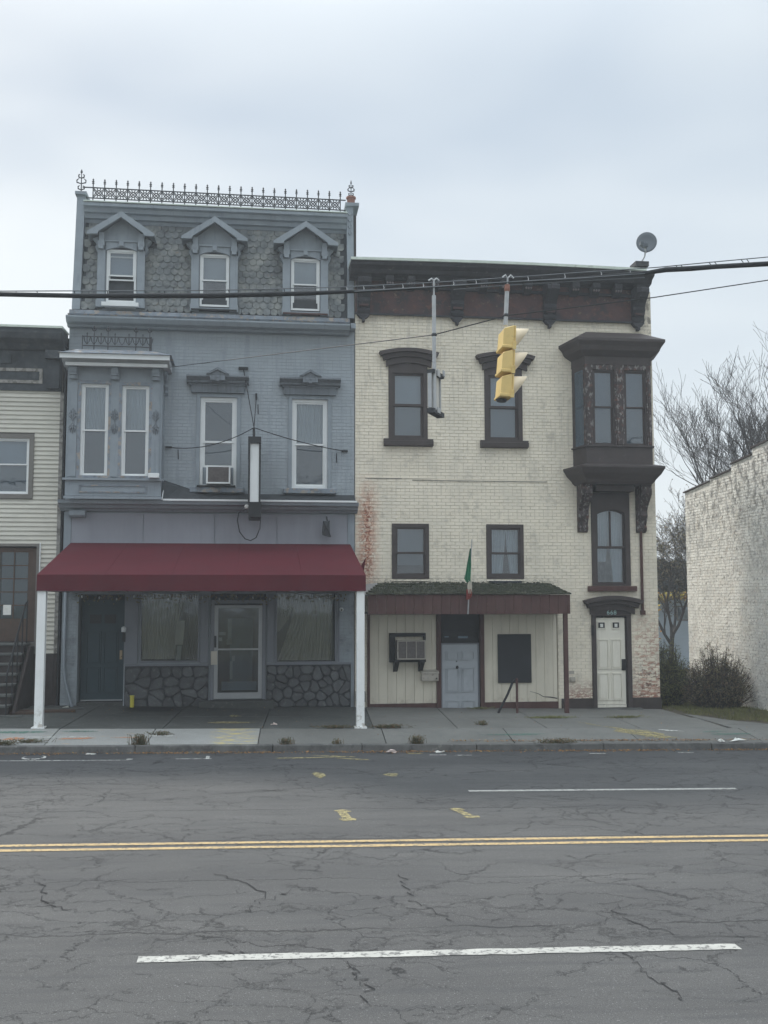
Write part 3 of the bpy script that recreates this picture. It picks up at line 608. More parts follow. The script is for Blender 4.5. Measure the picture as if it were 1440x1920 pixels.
# brickwork: whole upper storey and the two shopfront piers
bricks(wall, 'blue_brick', -4.28, 2.2, 4.95, 8.88, 0, HB[4:] + [(-4.15, -2.14, 5, 8.1)], (0, 5), 300, proud=.005, jit=.0015)
bricks(wall, 'blue_brick', -4.28, -3.95, .42, 2.95, 0, [], (0, 0), 0)
bricks(wall, 'blue_brick', 1.86, 2.2, 1.30, 2.95, 0, [], (0, 0), 0)
MB().box(-4.27, -4.08, .31, 10, .1, 9.0).box(2.0, 2.19, .31, 10, .1, 9.0).box(-4.07, 1.99, 9.8, 10, .1, 11.6).build('side_wall', 'blue_mortar', bb)
MB().box(-4.07, 1.99, .31, 9.79, 8.9, 9.0).box(-4.07, 1.99, .31, 9.79, 4.6, 4.8).box(-4.07, 1.99, 3.6, 3.7, .3, 4.59).box(-4.07, 1.99, 4.0, 4.1, 4.81, 8.89).box(-4.07, 1.99, .31, 3.59, .1, .3).build('inner_floor', 'inside', bb)
# sign band panels above the awning
for a, b in ((-4.12, -2.56), (-2.548, -.98), (-.968, .42), (.432, 2.04)):
    MB().box(a, b, -.045, -.002, 2.86, 4.66).build('facade_panel', 'blue_panel', bb)
for a, b in ((2.045, 2.2), (-4.28, -4.125)): MB().box(a, b, -.06, -.003, 2.9, 4.68).build('corner_board', 'blue_trim', bb)
# middle cornice
pf = [(0, 4.70), (-.10, 4.70), (-.14, 4.74), (-.24, 4.76), (-.28, 4.82), (-.40, 4.84), (-.43, 4.92), (0, 4.92)]
MB().prism(pf, 'x', -4.36, 2.26).build('cornice', 'blue_trim', bb)
MB().prism([(0, 4.55), (-.22, 4.56), (-.26, 4.60), (-.26, 4.695), (0, 4.695)], 'x', -4.14, -3.80).build('bracket', 'blue_trim', bb)
MB().box(-2.1, 2.22, -.455, -.43, 4.915, 4.955).build('gutter', 'vinyl_white', bb)
MB().prism([(-.002, 5.13), (-.43, 4.925), (-.002, 4.925)], 'x', -2.05, 2.2).build('shed_roof', 'shingle_dark', bb)
MB().add([(-2.12, -.43, 4.93), (-1.3, -.43, 4.93), (-1.2, -.01, 5.12), (-2.12, -.01, 5.42), (-2.12, -.30, 5.33), (-1.75, -.1, 5.25)], [(0, 1, 5, 4), (1, 2, 5), (4, 5, 2, 3), (0, 4, 3)]).build('roofing_flap', 'shingle_dark', bb)
MB().tube([(-2.12, -.45, 4.93), (-2.1, -.32, 5.18)], .012).build('roof_edge_trim', 'vinyl_white', bb)

def hood_flat(x0, x1, name='window_hood'):
    cx = (x0 + x1) / 2
    mb = MB().box(x0 + .10, x1 - .10, -.09, -.002, 7.44, 7.60)
    mb.box(x0 + .06, x1 - .06, -.11, -.002, 7.60, 7.635)
    mb.prism([(-.002, 7.636), (-.14, 7.636), (-.18, 7.66), (-.18, 7.70), (-.30, 7.765), (-.30, 7.80), (-.002, 7.80)], 'x', x0, x1)
    mb.prism([(cx - .26, 7.801), (cx + .26, 7.801), (cx + .24, 7.84), (cx, 7.985), (cx - .24, 7.84)], 'y', -.31, -.002)
    h = mb.build(name, 'hood_grey', bb)
    m2_ = MB().prism([(cx - .25, 7.83), (cx - .02, 7.965), (cx + .02, 7.965), (cx + .25, 7.83), (cx + .17, 7.83), (cx, 7.92), (cx - .17, 7.83)], 'y', -.35, -.311)
    m2_.box(cx - .17, cx + .17, -.335, -.301, 7.68, 7.79)
    for k in (-1, 0, 1): m2_.lathe([(.035, 0), (.03, .02), (0.005, .03)], (cx + k * .075, -.34, 7.755), 8, 'y')
    m2_.lathe([(.05, 0), (.05, .03), (.01, .04)], (cx, -.34, 7.70), 8, 'y')
    m2_.build('hood_ornament', 'hood_grey', h)
hood_flat(-1.64, -.24); hood_flat(.46, 1.86)
for x0, x1 in ((-1.54, -.32), (.56, 1.78)):
    MB().box(x0, x1, -.16, -.002, 5.14, 5.26).build('window_sill', 'blue_trim_worn', bb, bevel=.012)
# second floor windows
def side_trim(x0, x1, z0, z1):
    MB().box(x0, x0 + .085, -.03, .10, z0, z1).box(x1 - .085, x1, -.03, .10, z0, z1).box(x0 + .086, x1 - .086, -.03, .10, z1 - .07, z1).build('window_trim', 'blue_trim', bb)
side_trim(-1.42, -.42, 5.27, 7.42); side_trim(.67, 1.66, 5.27, 7.42)
wa = MB().ring(-1.333, -.507, 5.272, 7.348, .065, .03, .13).build('window', 'vinyl_white', bb, label='white framed window propped open over an air conditioner')
MB().ring(-1.27, -.57, 6.30, 7.285, .045, .05, .08).build('sash', 'vinyl_white', wa); pane(wa, -1.23, -.61, 6.34, 7.245, .065)
MB().ring(-1.27, -.57, 5.74, 6.34, .045, .083, .113).build('sash', 'vinyl_white', wa); pane(wa, -1.23, -.61, 5.785, 6.30, .098)
MB().box(-1.27, -.57, .16, .17, 6.3, 7.28).build('blind', 'blind_dark', wa)
MB().box(-1.27, -.57, .17, .18, 5.7, 6.30).build('blind', 'blind_mid', wa)
MB().box(-1.265, -1.17, .085, .10, 5.34, 5.74).box(-.63, -.575, .085, .10, 5.34, 5.74).build('side_filler', 'blue_trim', wa)
wb = window(bb, .757, 1.573, 5.272, 7.348, .03, 'vinyl_white', 'vinyl_white', .065, .04, 6.30, (None, 'blind_dark'), label='white framed window with a pale curtain behind its upper pane')
curtain(wb, [(7.28, .84, 1.5), (6.8, .84, 1.5), (6.3, .84, 1.48)], .17, 'curtain', 9, .012)
a_ = thing('air_conditioner', (-.90, -.05, 5.32), 'small white-rimmed air conditioner sitting in the open window of the blue building', 'air conditioner')
MB().box(-1.165, -.635, -.26, .12, 5.33, 5.735).build('casing', 'ac', a_, bevel=.01)
MB().box(-1.13, -.67, -.275, -.262, 5.365, 5.70).build('grille', 'ac_grille', a_)
MB().ring(-1.168, -.632, 5.327, 5.738, .035, -.285, -.263).build('rim', 'vinyl_white', a_)
for k in range(9): MB().box(-1.12, -.68, -.282, -.276, 5.385 + k * .034, 5.392 + k * .034).build('slat', 'ac_grille', a_)
MB().box(-1.38, -.52, -.20, -.02, 5.27, 5.30).build('support', 'black', a_)

# bay window of the second floor
bay = MB(); YB = -.5
HBay = [(-3.90, -3.30, 5.42, 7.50), (-3.02, -2.42, 5.42, 7.48)]
wall_holes(bay, -4.20, -2.14, 5.0, 7.86, YB, YB + .10, HBay)
bay.box(-4.20, -4.13, YB + .101, 0, 5.0, 7.86).box(-2.21, -2.14, YB + .101, 0, 5.0, 7.86).box(-4.12, -2.22, YB + .101, .3, 5.0, 5.05).box(-4.12, -2.22, YB + .101, .3, 7.80, 7.86)
bay = bay.build('bay_window', 'blue_trim', bb)
for (x0, x1), zt in (((-3.90, -3.30), 7.50), ((-3.02, -2.42), 7.48)):
    MB().ring(x0 - .07, x1 + .07, 5.37, zt + .06, .075, YB - .025, YB - .002).build('architrave', 'blue_trim_worn', bay)
    window(bay, x0, x1, 5.42, zt, YB + .02, 'vinyl_white', 'vinyl_white', .05, .035, 6.46, (None, 'blind_dark'), depth=.09, pleat=('curtain', 8))
for x in (-4.06, -3.165, -2.275):
    MB().box(x - .085, x + .085, YB - .03, YB - .002, 5.42, 7.55).build('pilaster', 'blue_trim', bay)
    # applied leaf ornament
    o_ = MB()
    for sgn in (-1, 1):
        for k, (dz_, ln) in enumerate(((.12, .13), (.05, .15), (-.05, .15), (-.12, .13))):
            z0_ = 6.64 + dz_; up_ = 1 if dz_ > 0 else -1
            o_.tube([(x + sgn * .012, YB - .04, z0_), (x + sgn * .055, YB - .045, z0_ + up_ * ln * .4), (x + sgn * .04, YB - .04, z0_ + up_ * ln)], [.016, .024, .006], 5)
    o_.tube([(x, YB - .04, 6.36), (x, YB - .05, 6.5), (x, YB - .045, 6.64), (x, YB - .05, 6.78), (x, YB - .04, 6.93)], [.006, .028, .016, .028, .006], 6)
    o_.build('leaf_ornament', 'hood_grey', bay)
    m_ = MB().box(x - .09, x + .09, YB - .10, YB - .031, 7.58, 7.86).box(x - .075, x + .075, YB - .17, YB - .101, 7.66, 7.86)
    for k in (-1, 0, 1): m_.lathe([(.032, 0), (.028, .02), (.004, .03)], (x + k * .055, YB - .20, 7.74), 7, 'y')
    m_.lathe([(.05, 0), (.04, .03), (.01, .04)], (x, YB - .135, 7.62), 7, 'y')
    m_.build('bracket', 'blue_trim', bay)
o_ = MB()
for k in range(5): o_.lathe([(.02, 0), (.02, .03)], (-2.14, -.25, 6.40 + k * .12), 6, 'x')
o_.box(-2.139, -2.12, -.30, -.20, 6.35, 6.95); o_.build('side_ornament', 'blue_trim', bay)
console(-2.138, -2.06, -.05, 7.35, 7.86, .3, 'blue_trim', bay)
MB().box(-4.25, -2.09, YB - .07, YB - .002, 5.34, 5.385).box(-4.22, -2.12, YB - .04, YB - .002, 4.93, 4.99).build('ledge', 'blue_trim', bay)
MB().ring(-3.90, -2.45, 5.07, 5.24, .028, YB - .02, YB - .002).build('apron_panel', 'blue_trim_worn', bay)
MB().prism([(.0, 7.865), (-.55, 7.865), (-.60, 7.90), (-.74, 7.92), (-.82, 7.98), (-.92, 8.0), (-.92, 8.05), (0, 8.05)], 'x', -4.28, -1.98).build('bay_cornice', 'cornice_white', bay)
MB().box(-4.30, -1.96, -.955, -.925, 7.955, 8.06).build('cornice_edge', 'vinyl_white', bay); MB().box(-4.20, -2.02, -.80, -.74, 7.83, 7.90).build('lower_edge', 'vinyl_white', bay)
MB().add([(-4.33, -1.0, 8.062), (-1.92, -1.0, 8.062), (-1.92, 0, 8.062), (-4.33, 0, 8.062), (-4.0, -.42, 8.28), (-2.36, -.42, 8.28), (-2.36, 0, 8.34), (-4.0, 0, 8.34)], [(0, 1, 5, 4), (1, 2, 6, 5), (3, 0, 4, 7), (4, 5, 6, 7), (0, 3, 2, 1)]).build('bay_roof', 'blue_trim_worn', bay)
# iron cresting on the bay roof
cr_ = MB().tube([(-3.92, -.40, 8.37), (-2.42, -.40, 8.37)], .013).tube([(-3.92, -.40, 8.58), (-2.42, -.40, 8.58)], .013).tube([(-3.92, -.40, 8.27), (-3.92, -.40, 8.6)], .010).tube([(-2.42, -.40, 8.20), (-2.42, -.40, 8.6)], .018).build('iron_cresting', 'iron', bay)
for k in range(10):
    x = -3.82 + k * .152; big = k in (1, 3, 7, 9)
    m_ = MB().tube([(x, -.4, 8.27 if big else 8.40), (x, -.4, 8.78 if big else 8.66)], [.014, .010], 5)
    m_.tube([(x - .07, -.4, 8.57), (x - .05, -.4, 8.47), (x, -.4, 8.40), (x + .05, -.4, 8.47), (x + .07, -.4, 8.57)], .010, 4)
    if k in (5,): m_ = MB().tube([(x - .07, -.4, 8.57), (x - .05, -.4, 8.47), (x, -.4, 8.40), (x + .05, -.4, 8.47), (x + .07, -.4, 8.57)], .010, 4)
    else:
        t_ = 8.78 if big else 8.66; s_ = 1 if big else .6
        m_.lathe([(.003, 0), (.030 * s_, .03 * s_), (.003, .09 * s_)], (x, -.4, t_ - .04), 5)
        if big:
            for q in (-1, 1): m_.tube([(x, -.4, t_ - .08), (x + q * .035, -.4, t_ - .05), (x + q * .045, -.4, t_ - .01)], [.012, .014, .005], 4)
    m_.build('spike', 'iron', cr_)

# upper cornice
MB().prism([(0, 8.86), (-.16, 8.86), (-.19, 8.90), (-.32, 8.93), (-.38, 9.02), (-.38, 9.06), (-.02, 9.10), (0, 9.10)], 'x', -4.30, 2.06).build('upper_cornice', 'blue_trim', bb)
MB().prism([(.29, 8.99), (-.015, 9.102), (-.26, 9.102), (-.28, 9.13), (-.10, 9.16), (-.08, 9.27), (.02, 9.30), (.29, 9.30)], 'x', -4.28, 2.08).build('worn_ledge', 'blue_trim_worn', bb)
MB().box(2.085, 2.2, -.30, .28, 8.98, 9.10).build('cornice_return', 'blue_trim', bb)
# mansard
ZA, ZB, YA, YC = 9.30, 11.62, .04, .42
MB().add([(-4.05, YA, ZA), (2.03, YA, ZA), (2.03, YC, ZB), (-4.05, YC, ZB), (-4.05, 9.7, ZB), (2.03, 9.7, ZB)], [(0, 1, 2, 3), (3, 2, 5, 4)]).build('mansard_roof', 'shingle_dark', bb)
man = bpy.data.objects['mansard_roof']
DM = [(-3.165, 0), (-1.055, -.02), (1.045, -.04)]
sl_ang = math.atan2(YC - YA, ZB - ZA)
sm = MB(); sw_, sh_ = .165, .15
shape = [(-.08, .05), (-.042, 0), (.042, 0), (.08, .05), (.08, .20), (-.08, .20)]
sm.add([(a, -.020 if b < .1 else -.004, b) for a, b in shape] + [(a, 0.0, b) for a, b in shape], [(0, 1, 2, 3, 4, 5), (6, 11, 10, 9, 8, 7)] + [(i, 6 + i, 6 + (i + 1) % 6, (i + 1) % 6) for i in range(6)])
sme = mesh_of(sm, 'slate', 'slate'); rest = MB(); cnt = 0; spots = []
nrow = int(math.hypot(YC - YA, ZB - ZA) / sh_)
for r_ in range(nrow):
    t = (r_ + .05) / nrow
    for k in range(37):
        x = -3.97 + k * sw_ + (sw_ / 2 if r_ % 2 else 0)
        z = lerp(ZA, ZB, t); y = lerp(YA, YC, t)
        if x > 1.97: continue
        if any(abs(x - c0) < (.46 if z < 10.75 else max(.0, .80 - (z - 10.75) * .95)) and z < 11.45 for c0, _ in DM): continue
        spots.append((x, y, z))
for i, (x, y, z) in enumerate(spots):
    rt = (-sl_ang + R.uniform(-.05, .03), R.uniform(-.06, .06), R.uniform(-.05, .05))
    if i < 300: inst('slate', sme, man, (x, y - .006, z), rt, (1, 1, 1))
    else:
        Mx = Matrix.Translation((x, y - .006, z)) @ Euler(rt).to_matrix().to_4x4()
        rest.add([Mx @ Vector(v) for v in sm.v], sm.f)
if rest.v: rest.build('slates', 'slate', man, kind='stuff')
# corner piers of the mansard
def pier(x0, x1, zt, m='blue_trim'):
    return MB().hexa([(x0, YA - .06, 9.30), (x1, YA - .06, 9.30), (x1, 1.2, 9.30), (x0, 1.2, 9.30), (x0, YC - .12, zt), (x1, YC - .12, zt), (x1, 1.2, zt), (x0, 1.2, zt)]).build('corner_pier', m, bb)
pl_ = pier(-4.24, -4.06, 12.10); pr_ = pier(2.035, 2.195, 12.12)
MB().box(-4.28, -4.02, YC - .18, .9, 12.10, 12.17).build('pier_cap', 'blue_trim', pl_); MB().box(2.00, 2.33, YC - .18, .9, 12.12, 12.20).build('pier_cap', 'blue_trim', pr_)
for a, b, c_ in ((2.20, 2.31, 9.5), (-4.29, -4.245, 9.0)): MB().box(a, b, .75, 9.9, c_, 12.07).build('parapet_wall', 'stucco_brown', bb)
m_ = MB()
for k, (dz_, s_) in enumerate(((0, 1), (-.16, .9), (-.33, .8), (-.50, .7))):
    z = 11.98 + dz_; y = lerp(YA - .06, YC - .12, (z - 9.3) / 2.8)
    for q in (-1, 1): m_.tube([(2.115, y - .01, z - .1), (2.115 + q * .05 * s_, y - .02, z - .04), (2.115 + q * .03 * s_, y - .01, z + .04)], [.02, .018, .006], 5)
m_.build('pier_ornament', 'blue_trim', pr_)
for x0, m0 in ((-4.15, pl_),):
    m_ = MB()
    z = 9.9
    m_.build('x', 'blue_trim', m0) if m_.v else None
# top cornice
MB().prism([(YC + .3, 11.47), (YC - .05, 11.47), (YC - .08, 11.53), (YC - .16, 11.55), (YC - .18, 11.64), (YC - .26, 11.66), (YC - .28, 11.75), (YC - .36, 11.77), (YC - .36, 11.845), (YC + .3, 11.86)], 'x', -4.055, 2.03).build('top_cornice', 'blue_trim', bb)
MB().box(-4.055, 2.03, YC - .38, YC + .4, 11.862, 11.885).build('roof_edge', 'roof_edge', bb)
# roof cresting
YR = .4
rc = MB().tube([(-4.14, YR, 12.08), (2.02, YR, 12.06)], .015).tube([(-4.14, YR, 12.33), (2.02, YR, 12.31)], .015).build('roof_cresting', 'iron', bb)
pm = MB(); hw = .131
pm.tube([(-hw, 0, .01), (hw, 0, .24)], .0125, 4).tube([(-hw, .004, .24), (hw, .004, .01)], .0125, 4)
pm.tube([(.062 * math.cos(t * math.pi / 4), 0, .125 + .062 * math.sin(t * math.pi / 4)) for t in range(9)], .0125, 4)
for q in (-1, 1):
    pm.tube([(q * hw, 0, .20), (q * .09, 0, .165), (q * .075, 0, .125), (q * .09, 0, .085), (q * hw, 0, .05)], .012, 4)
    pm.tube([(-.04, 0, .125 + q * .115), (-.028, 0, .125 + q * .07), (0, 0, .125 + q * .05), (.028, 0, .125 + q * .07), (.04, 0, .125 + q * .115)], .012, 4)
pme = mesh_of(pm, 'crest_panel', 'iron')
km = MB().tube([(0, 0, -.20), (0, 0, .44)], .014, 5).lathe([(.004, 0), (.034, .03), (.004, .075)], (0, 0, .36), 6).lathe([(.004, 0), (.024, .02), (.003, .05)], (0, 0, .42), 6).tube([(-.028, 0, .352), (.028, 0, .352)], .012, 4)
kme = mesh_of(km, 'spike', 'iron')
for k in range(23):
    x = -3.90 + k * .2632; zz = 12.08 - .02 * k / 22
    inst('spike', kme, rc, (x, YR, zz))
    if k < 22: inst('crest_panel', pme, rc, (x + .1316, YR, zz))
for xx, zb, sc in ((-4.17, 12.17, 1.), (2.15, 12.36, .72)):
    f_ = thing('roof_finial', (xx, YR, zb), 'leafy iron finial on the left corner pier of the mansard' if xx < 0 else 'leafy iron finial standing in a terracotta pot, right end of the mansard', 'finial')
    m_ = MB().tube([(xx, YR, zb - .05), (xx, YR, zb + .56 * sc)], [.018, .008], 6).lathe([(.004, 0), (.03 * sc, .04), (.004, .11)], (xx, YR, zb + .48 * sc), 6)
    m_.build('spindle', 'iron', f_)
    for q in (-1, 1):
        for dz_, l_, w_ in ((.12, .13, .07), (.27, .17, .10), (.40, .12, .06)):
            z0_ = zb + dz_ * sc; MB().tube([(xx, YR, z0_ - .03), (xx + q * w_ * sc, YR, z0_), (xx + q * w_ * 1.05 * sc, YR, z0_ + .05 * sc), (xx + q * w_ * .5 * sc, YR, z0_ + l_ * .6 * sc)], [.012, .018, .016, .006], 5).build('leaf', 'iron', f_)
MB().lathe([(.085, 0), (.10, .14), (.12, .15), (.12, .19), (.07, .19)], (2.15, YR, 12.20), 10).build('chimney_pot', 'terracotta', bb)

# dormers
def dormer(cx, dz, idx):
    labs = ['left dormer, its lower sash open', 'middle dormer with blinds', 'right dormer with two-part blind']
    d = MB()
    x0, x1 = cx - .50, cx + .50; yb = .9; Y0 = -.02
    z0 = 9.42 + dz; zt = 10.80 + dz
    hole = [(cx - .345, cx + .345, 9.47 + dz, 10.80 + dz)]
    wall_holes(d, x0, x1, z0 - .1, zt + .28, Y0 + .05, Y0 + .11, hole)
    d.box(x0, x0 + .06, Y0 + .111, yb, z0 - .1, zt + .28).box(x1 - .06, x1, Y0 + .111, yb, z0 - .1, zt + .28)
    d.prism([(x0, zt + .281), (x1, zt + .281), (cx, zt + .68)], 'y', Y0 + .06, yb)
    d = d.build('dormer', 'blue_trim', bb, label=labs[idx])
    # pilasters
    for q in (-1, 1):
        a = cx + q * .445
        MB().box(a - .085, a + .085, Y0 - .02, Y0 + .048, z0 - .06, zt - .10).box(a - .10, a + .10, Y0 - .05, Y0 + .048, z0 - .061, z0 + .10).build('pilaster', 'blue_trim', d)
        m_ = MB().box(a - .075, a + .075, Y0 - .09, Y0 + .048, zt - .02, zt + .10).box(a - .055, a + .055, Y0 - .12, Y0 + .048, zt - .099, zt - .021).box(a - .06, a + .06, Y0 - .06, Y0 + .048, zt + .101, zt + .30)
        m_.lathe([(.03, 0), (.02, .02)], (a, Y0 - .11, zt + .04), 6, 'y')
        m_.build('bracket', 'blue_trim', d)
        MB().prism([(cx + q * .53, zt - .16), (cx + q * .56, zt - .10), (cx + q * .60, zt - .02), (cx + q * .56, zt + .06), (cx + q * .66, zt + .18), (cx + q * .53, zt + .22)], 'y', Y0 + .05, Y0 + .25).build('side_scroll', 'blue_trim', d)
    # arched head and key
    hd = MB()
    arcp = arc(cx - .345, cx + .345, 10.70 + dz, .085, 8)
    for (ax, az), (bx_, bz) in zip(arcp, arcp[1:]):
        hd.hexa([(bx_, Y0 + .0, bz), (ax, Y0 + .0, az), (ax, Y0 + .12, az), (bx_, Y0 + .12, bz), (bx_, Y0 + .0, zt + .1), (ax, Y0 + .0, zt + .1), (ax, Y0 + .12, zt + .1), (bx_, Y0 + .12, zt + .1)])
    hd.box(cx - .36, cx + .36, Y0 - .03, Y0 + .048, zt + .101, zt + .135).box(cx - .05, cx + .05, Y0 - .05, Y0 + .048, zt + .0, zt + .10)
    hd.build('window_head', 'blue_trim', d)
    # gable roof: two raking boards and two roof slopes
    ez, pz = zt + .24, zt + .76
    for q in (-1, 1):
        e0 = cx + q * .75; e1 = cx + q * .50
        MB().prism([(cx, pz), (cx, pz - .14), (e1, ez - .02 + .05), (e1 + q * .02, ez - .03), (e0, ez - .04), (e0, ez + .02)], 'y', Y0 - .20, Y0 - .12).build('bargeboard', 'blue_trim', d)
        MB().hexa([(cx, Y0 - .115, pz - .06), (e0, Y0 - .115, ez - .04), (e0, .75, ez - .04), (cx, .85, pz - .06), (cx, Y0 - .115, pz), (e0, Y0 - .115, ez + .02), (e0, .75, ez + .02), (cx, .85, pz)]).build('roof_slope', 'blue_trim', d)
    z0w = 9.50 + dz
    if idx == 0:
        wn = MB().ring(cx - .335, cx + .335, z0w, 10.74 + dz, .05, Y0 + .06, Y0 + .15).build('window', 'vinyl_white', d.parent)
        MB().ring(cx - .287, cx + .287, 10.12 + dz, 10.695 + dz, .032, Y0 + .08, Y0 + .11).build('sash', 'vinyl_white', wn); pane(wn, cx - .26, cx + .26, 10.15 + dz, 10.67 + dz, Y0 + .095)
        MB().ring(cx - .287, cx + .287, 10.03 + dz, 10.60 + dz, .032, Y0 + .113, Y0 + .14).build('sash', 'vinyl_white', wn)
        MB().box(cx - .26, cx + .26, Y0 + .2, Y0 + .21, 10.1 + dz, 10.7 + dz).build('blind', 'blind', wn)
        MB().box(cx - .40, cx + .42, Y0 - .16, Y0 + .05, 9.36 + dz, 9.45 + dz).build('window_sill', 'vinyl_white', d)
    else:
        wn = window(d.parent, cx - .335, cx + .335, z0w, 10.74 + dz, Y0 + .06, 'vinyl_white', 'vinyl_white', .045, .032, 10.13 + dz, ('curtain', 'curtain' if idx == 1 else 'blind_dark'))
        MB().box(cx - .52, cx + .52, Y0 - .10, Y0 + .05, 9.37 + dz, 9.40 + dz).build('window_sill', 'maroon' if idx == 2 else 'black', d)
        if idx == 1: MB().box(cx - .27, cx + .27, Y0 + .115, Y0 + .12, 9.56 + dz, 9.66 + dz).build('screen', 'black', wn)
for i, (cx, dz) in enumerate(DM): dormer(cx, dz, i)

# ---------------- shopfront of the blue building
for a, b in ((-2.925, -2.63), (-1.265, -1.085), (.225, .385), (1.82, 1.86)): MB().box(a, b, -.04, -.002, 1.32, 2.855).build('shopfront_post', 'grey_trim', bb)
MB().box(-2.90, -1.06, -.09, -.002, 1.262, 1.30).box(.215, 2.12, -.09, -.002, 1.262, 1.30).build('stone_ledge', 'grey_trim', bb)
for (x0, x1, zb), seed, n in (((-2.90, -1.07, .22), 4, 28), ((.215, 2.12, .20), 9, 42)):
    sbk = MB().box(x0, x1, -.02, -.002, zb - .1, 1.258).build('stone_base', 'stone_joint', bb)
    stones(sbk, x0 + .01, x1 - .01, zb + .12, 1.25, -.018, n, seed)
def shopwin(x0, x1, z0):
    fr = MB().ring(x0 + .002, x1 - .002, z0, 2.9, .04, -.03, .08, wb=.035).build('shop_window', 'grey_trim', bb)
    pane(fr, x0 + .04, x1 - .04, z0 + .03, 2.86, .02, 'glass_dark'); return fr
s1 = shopwin(-2.6, -1.27, 1.335); s2 = shopwin(.40, 1.80, 1.295)
curtain(s1, [(2.85, -2.58, -2.05), (2.2, -2.58, -2.0), (1.40, -2.55, -1.92)], .22, 'drape', 9, .03)
curtain(s1, [(2.85, -2.10, -1.62), (2.1, -2.06, -1.80), (1.40, -2.02, -1.85)], .30, 'drape', 6, .03)
curtain(s1, [(2.85, -1.62, -1.30), (2.1, -1.58, -1.30), (1.40, -1.60, -1.30)], .26, 'inside', 6, .03)
MB().add([(-1.80, .16, 2.25), (-1.62, .16, 2.26), (-1.64, .17, 1.95), (-1.66, .16, 1.72), (-1.84, .16, 1.72), (-1.82, .17, 2.0)], [(0, 1, 2, 5), (5, 2, 3, 4)]).build('hanging_cloth', 'flag_white', s1)
MB().add([(-1.78, .18, 1.70), (-1.68, .18, 1.70), (-1.70, .18, 1.38), (-1.80, .18, 1.38)], [(0, 1, 2, 3)]).build('hanging_cloth', 'interior_card', s1)
curtain(s2, [(2.85, .42, .92), (2.3, .42, .72), (2.0, .43, .50)], .20, 'drape', 8, .03)
curtain(s2, [(2.85, .86, 1.72), (2.2, .76, 1.74), (1.7, .60, 1.76), (1.34, .47, 1.77)], .30, 'drape', 15, .03)
# teal side door
d_ = MB().box(-3.90, -2.955, .26, .295, .50, 2.72).build('side_door', 'teal_door', bb)
door_panels(d_, -3.86, -3.0, .56, 2.15, .26, 'teal_door', rows=((.05, .42), (.47, .92)), mx=.1)
for a, b in ((-3.72, -3.47), (-3.40, -3.15)): MB().box(a, b, .252, .258, 2.2, 2.40).build('door_light', 'black', d_)
MB().box(-3.05, -2.995, .235, .258, 1.40, 1.60).lathe([(.03, 0), (.025, -.05)], (-3.02, .235, 1.45), 8, 'y').build('door_handle', 'brass', d_)
MB().box(-3.93, -2.93, .05, .29, .30, .47).build('door_step', 'concrete_old', bb)
MB().box(-3.88, -2.98, .22, .259, .49, .515).build('threshold', 'alu', d_)
# centre door
dd = MB().ring(-1.035, .195, .50, 2.72, .075, -.03, .07, wb=.001, wt=.08).build('door_frame', 'grey_trim', bb)
dl = MB().ring(-.955, .115, .515, 2.60, .085, -.01, .035, wb=.14, wt=.06).build('shop_door', 'alu', bb, label='aluminium framed glass shop door with notices taped inside')
pane(dl, -.875, .035, .65, 2.55, .01, 'glass_dark')
MB().box(-.87, .03, -.035, -.012, 1.60, 1.635).build('push_bar', 'alu', dl)
MB().box(-1.02, -.88, -.06, -.036, 1.28, 1.58).build('mail_pouch', 'flag_white', dl)
MB().box(-.95, -.905, -.035, -.012, 1.66, 1.92).build('lock_plate', 'black', dl)
for a, b, c_, d in ((-.85, -.70, 1.93, 2.0), (-.66, -.57, 1.75, 2.30), (-.85, -.78, 1.80, 1.88), (-.68, -.56, 1.72, 1.84), (-.60, -.54, .95, 1.35), (-.56, -.49, 1.35, 1.47)): MB().box(a, b, .045, .05, c_, d).build('notice', 'interior_card', dl)
MB().box(-.62, -.1, .6, .61, .85, 2.3).build('inner_panel', 'blind_mid', dl); MB().box(-.8, .0, .5, .52, .66, .86).build('inner_mat', 'blind', dl)
MB().box(-1.26, .39, -.38, -.095, .22, .50).build('entrance_step', 'concrete_old', bb, bevel=.015)
MB().box(-1.035, .195, .0, .3, .3, .495).build('door_sill', 'concrete_old', bb)
# drain pipe by the left pier, bent at the foot
dp = MB().tube([(-4.20, -.08, 2.9), (-4.20, -.08, 1.25), (-4.16, -.10, .95), (-4.02, -.16, .48), (-3.98, -.22, .40)], .035, 8).build('drainpipe', 'blue_trim', bb, smooth=True)

# ---------------- things fixed on the blue building
aw = thing('awning', (-1.0, -1.7, .3), 'long burgundy canvas awning on two white posts over the blue shopfront', 'awning')
AX0, AX1, AY, AZ, AZF, AZB = -4.12, 2.10, -3.45, 3.99, 3.20, 2.89
def fab(name, pts, m='awning', th=.008, nrm=(0, 0, 1)):
    n_ = Vector(nrm) * th; k = len(pts); vs = [Vector(p) for p in pts]; vs = vs + [v - n_ for v in vs]
    return MB().add(vs, [tuple(range(k)), tuple(range(k, 2 * k))[::-1]] + [(i, k + i, k + (i + 1) % k, (i + 1) % k) for i in range(k)]).build(name, m, aw)
xs_ = [AX0 + (AX1 - AX0) * i / 5 for i in range(6)]
for a, b in zip(xs_, xs_[1:]):
    nx_ = 4; vs = []
    for j in range(7):
        t = j / 6; y = lerp(-.06, AY, t); z = lerp(AZ, AZF, t)
        for i in range(nx_ + 1): vs.append((lerp(a, b, i / nx_) + (.0), y, z - .022 * math.sin(math.pi * i / nx_) * math.sin(math.pi * t)))
    MB().add(vs, [(j * 5 + i, j * 5 + i + 1, (j + 1) * 5 + i + 1, (j + 1) * 5 + i) for j in range(6) for i in range(nx_)]).build('canvas_panel', 'awning', aw, smooth=True)
vm = MB(); nv = 120; vv = []
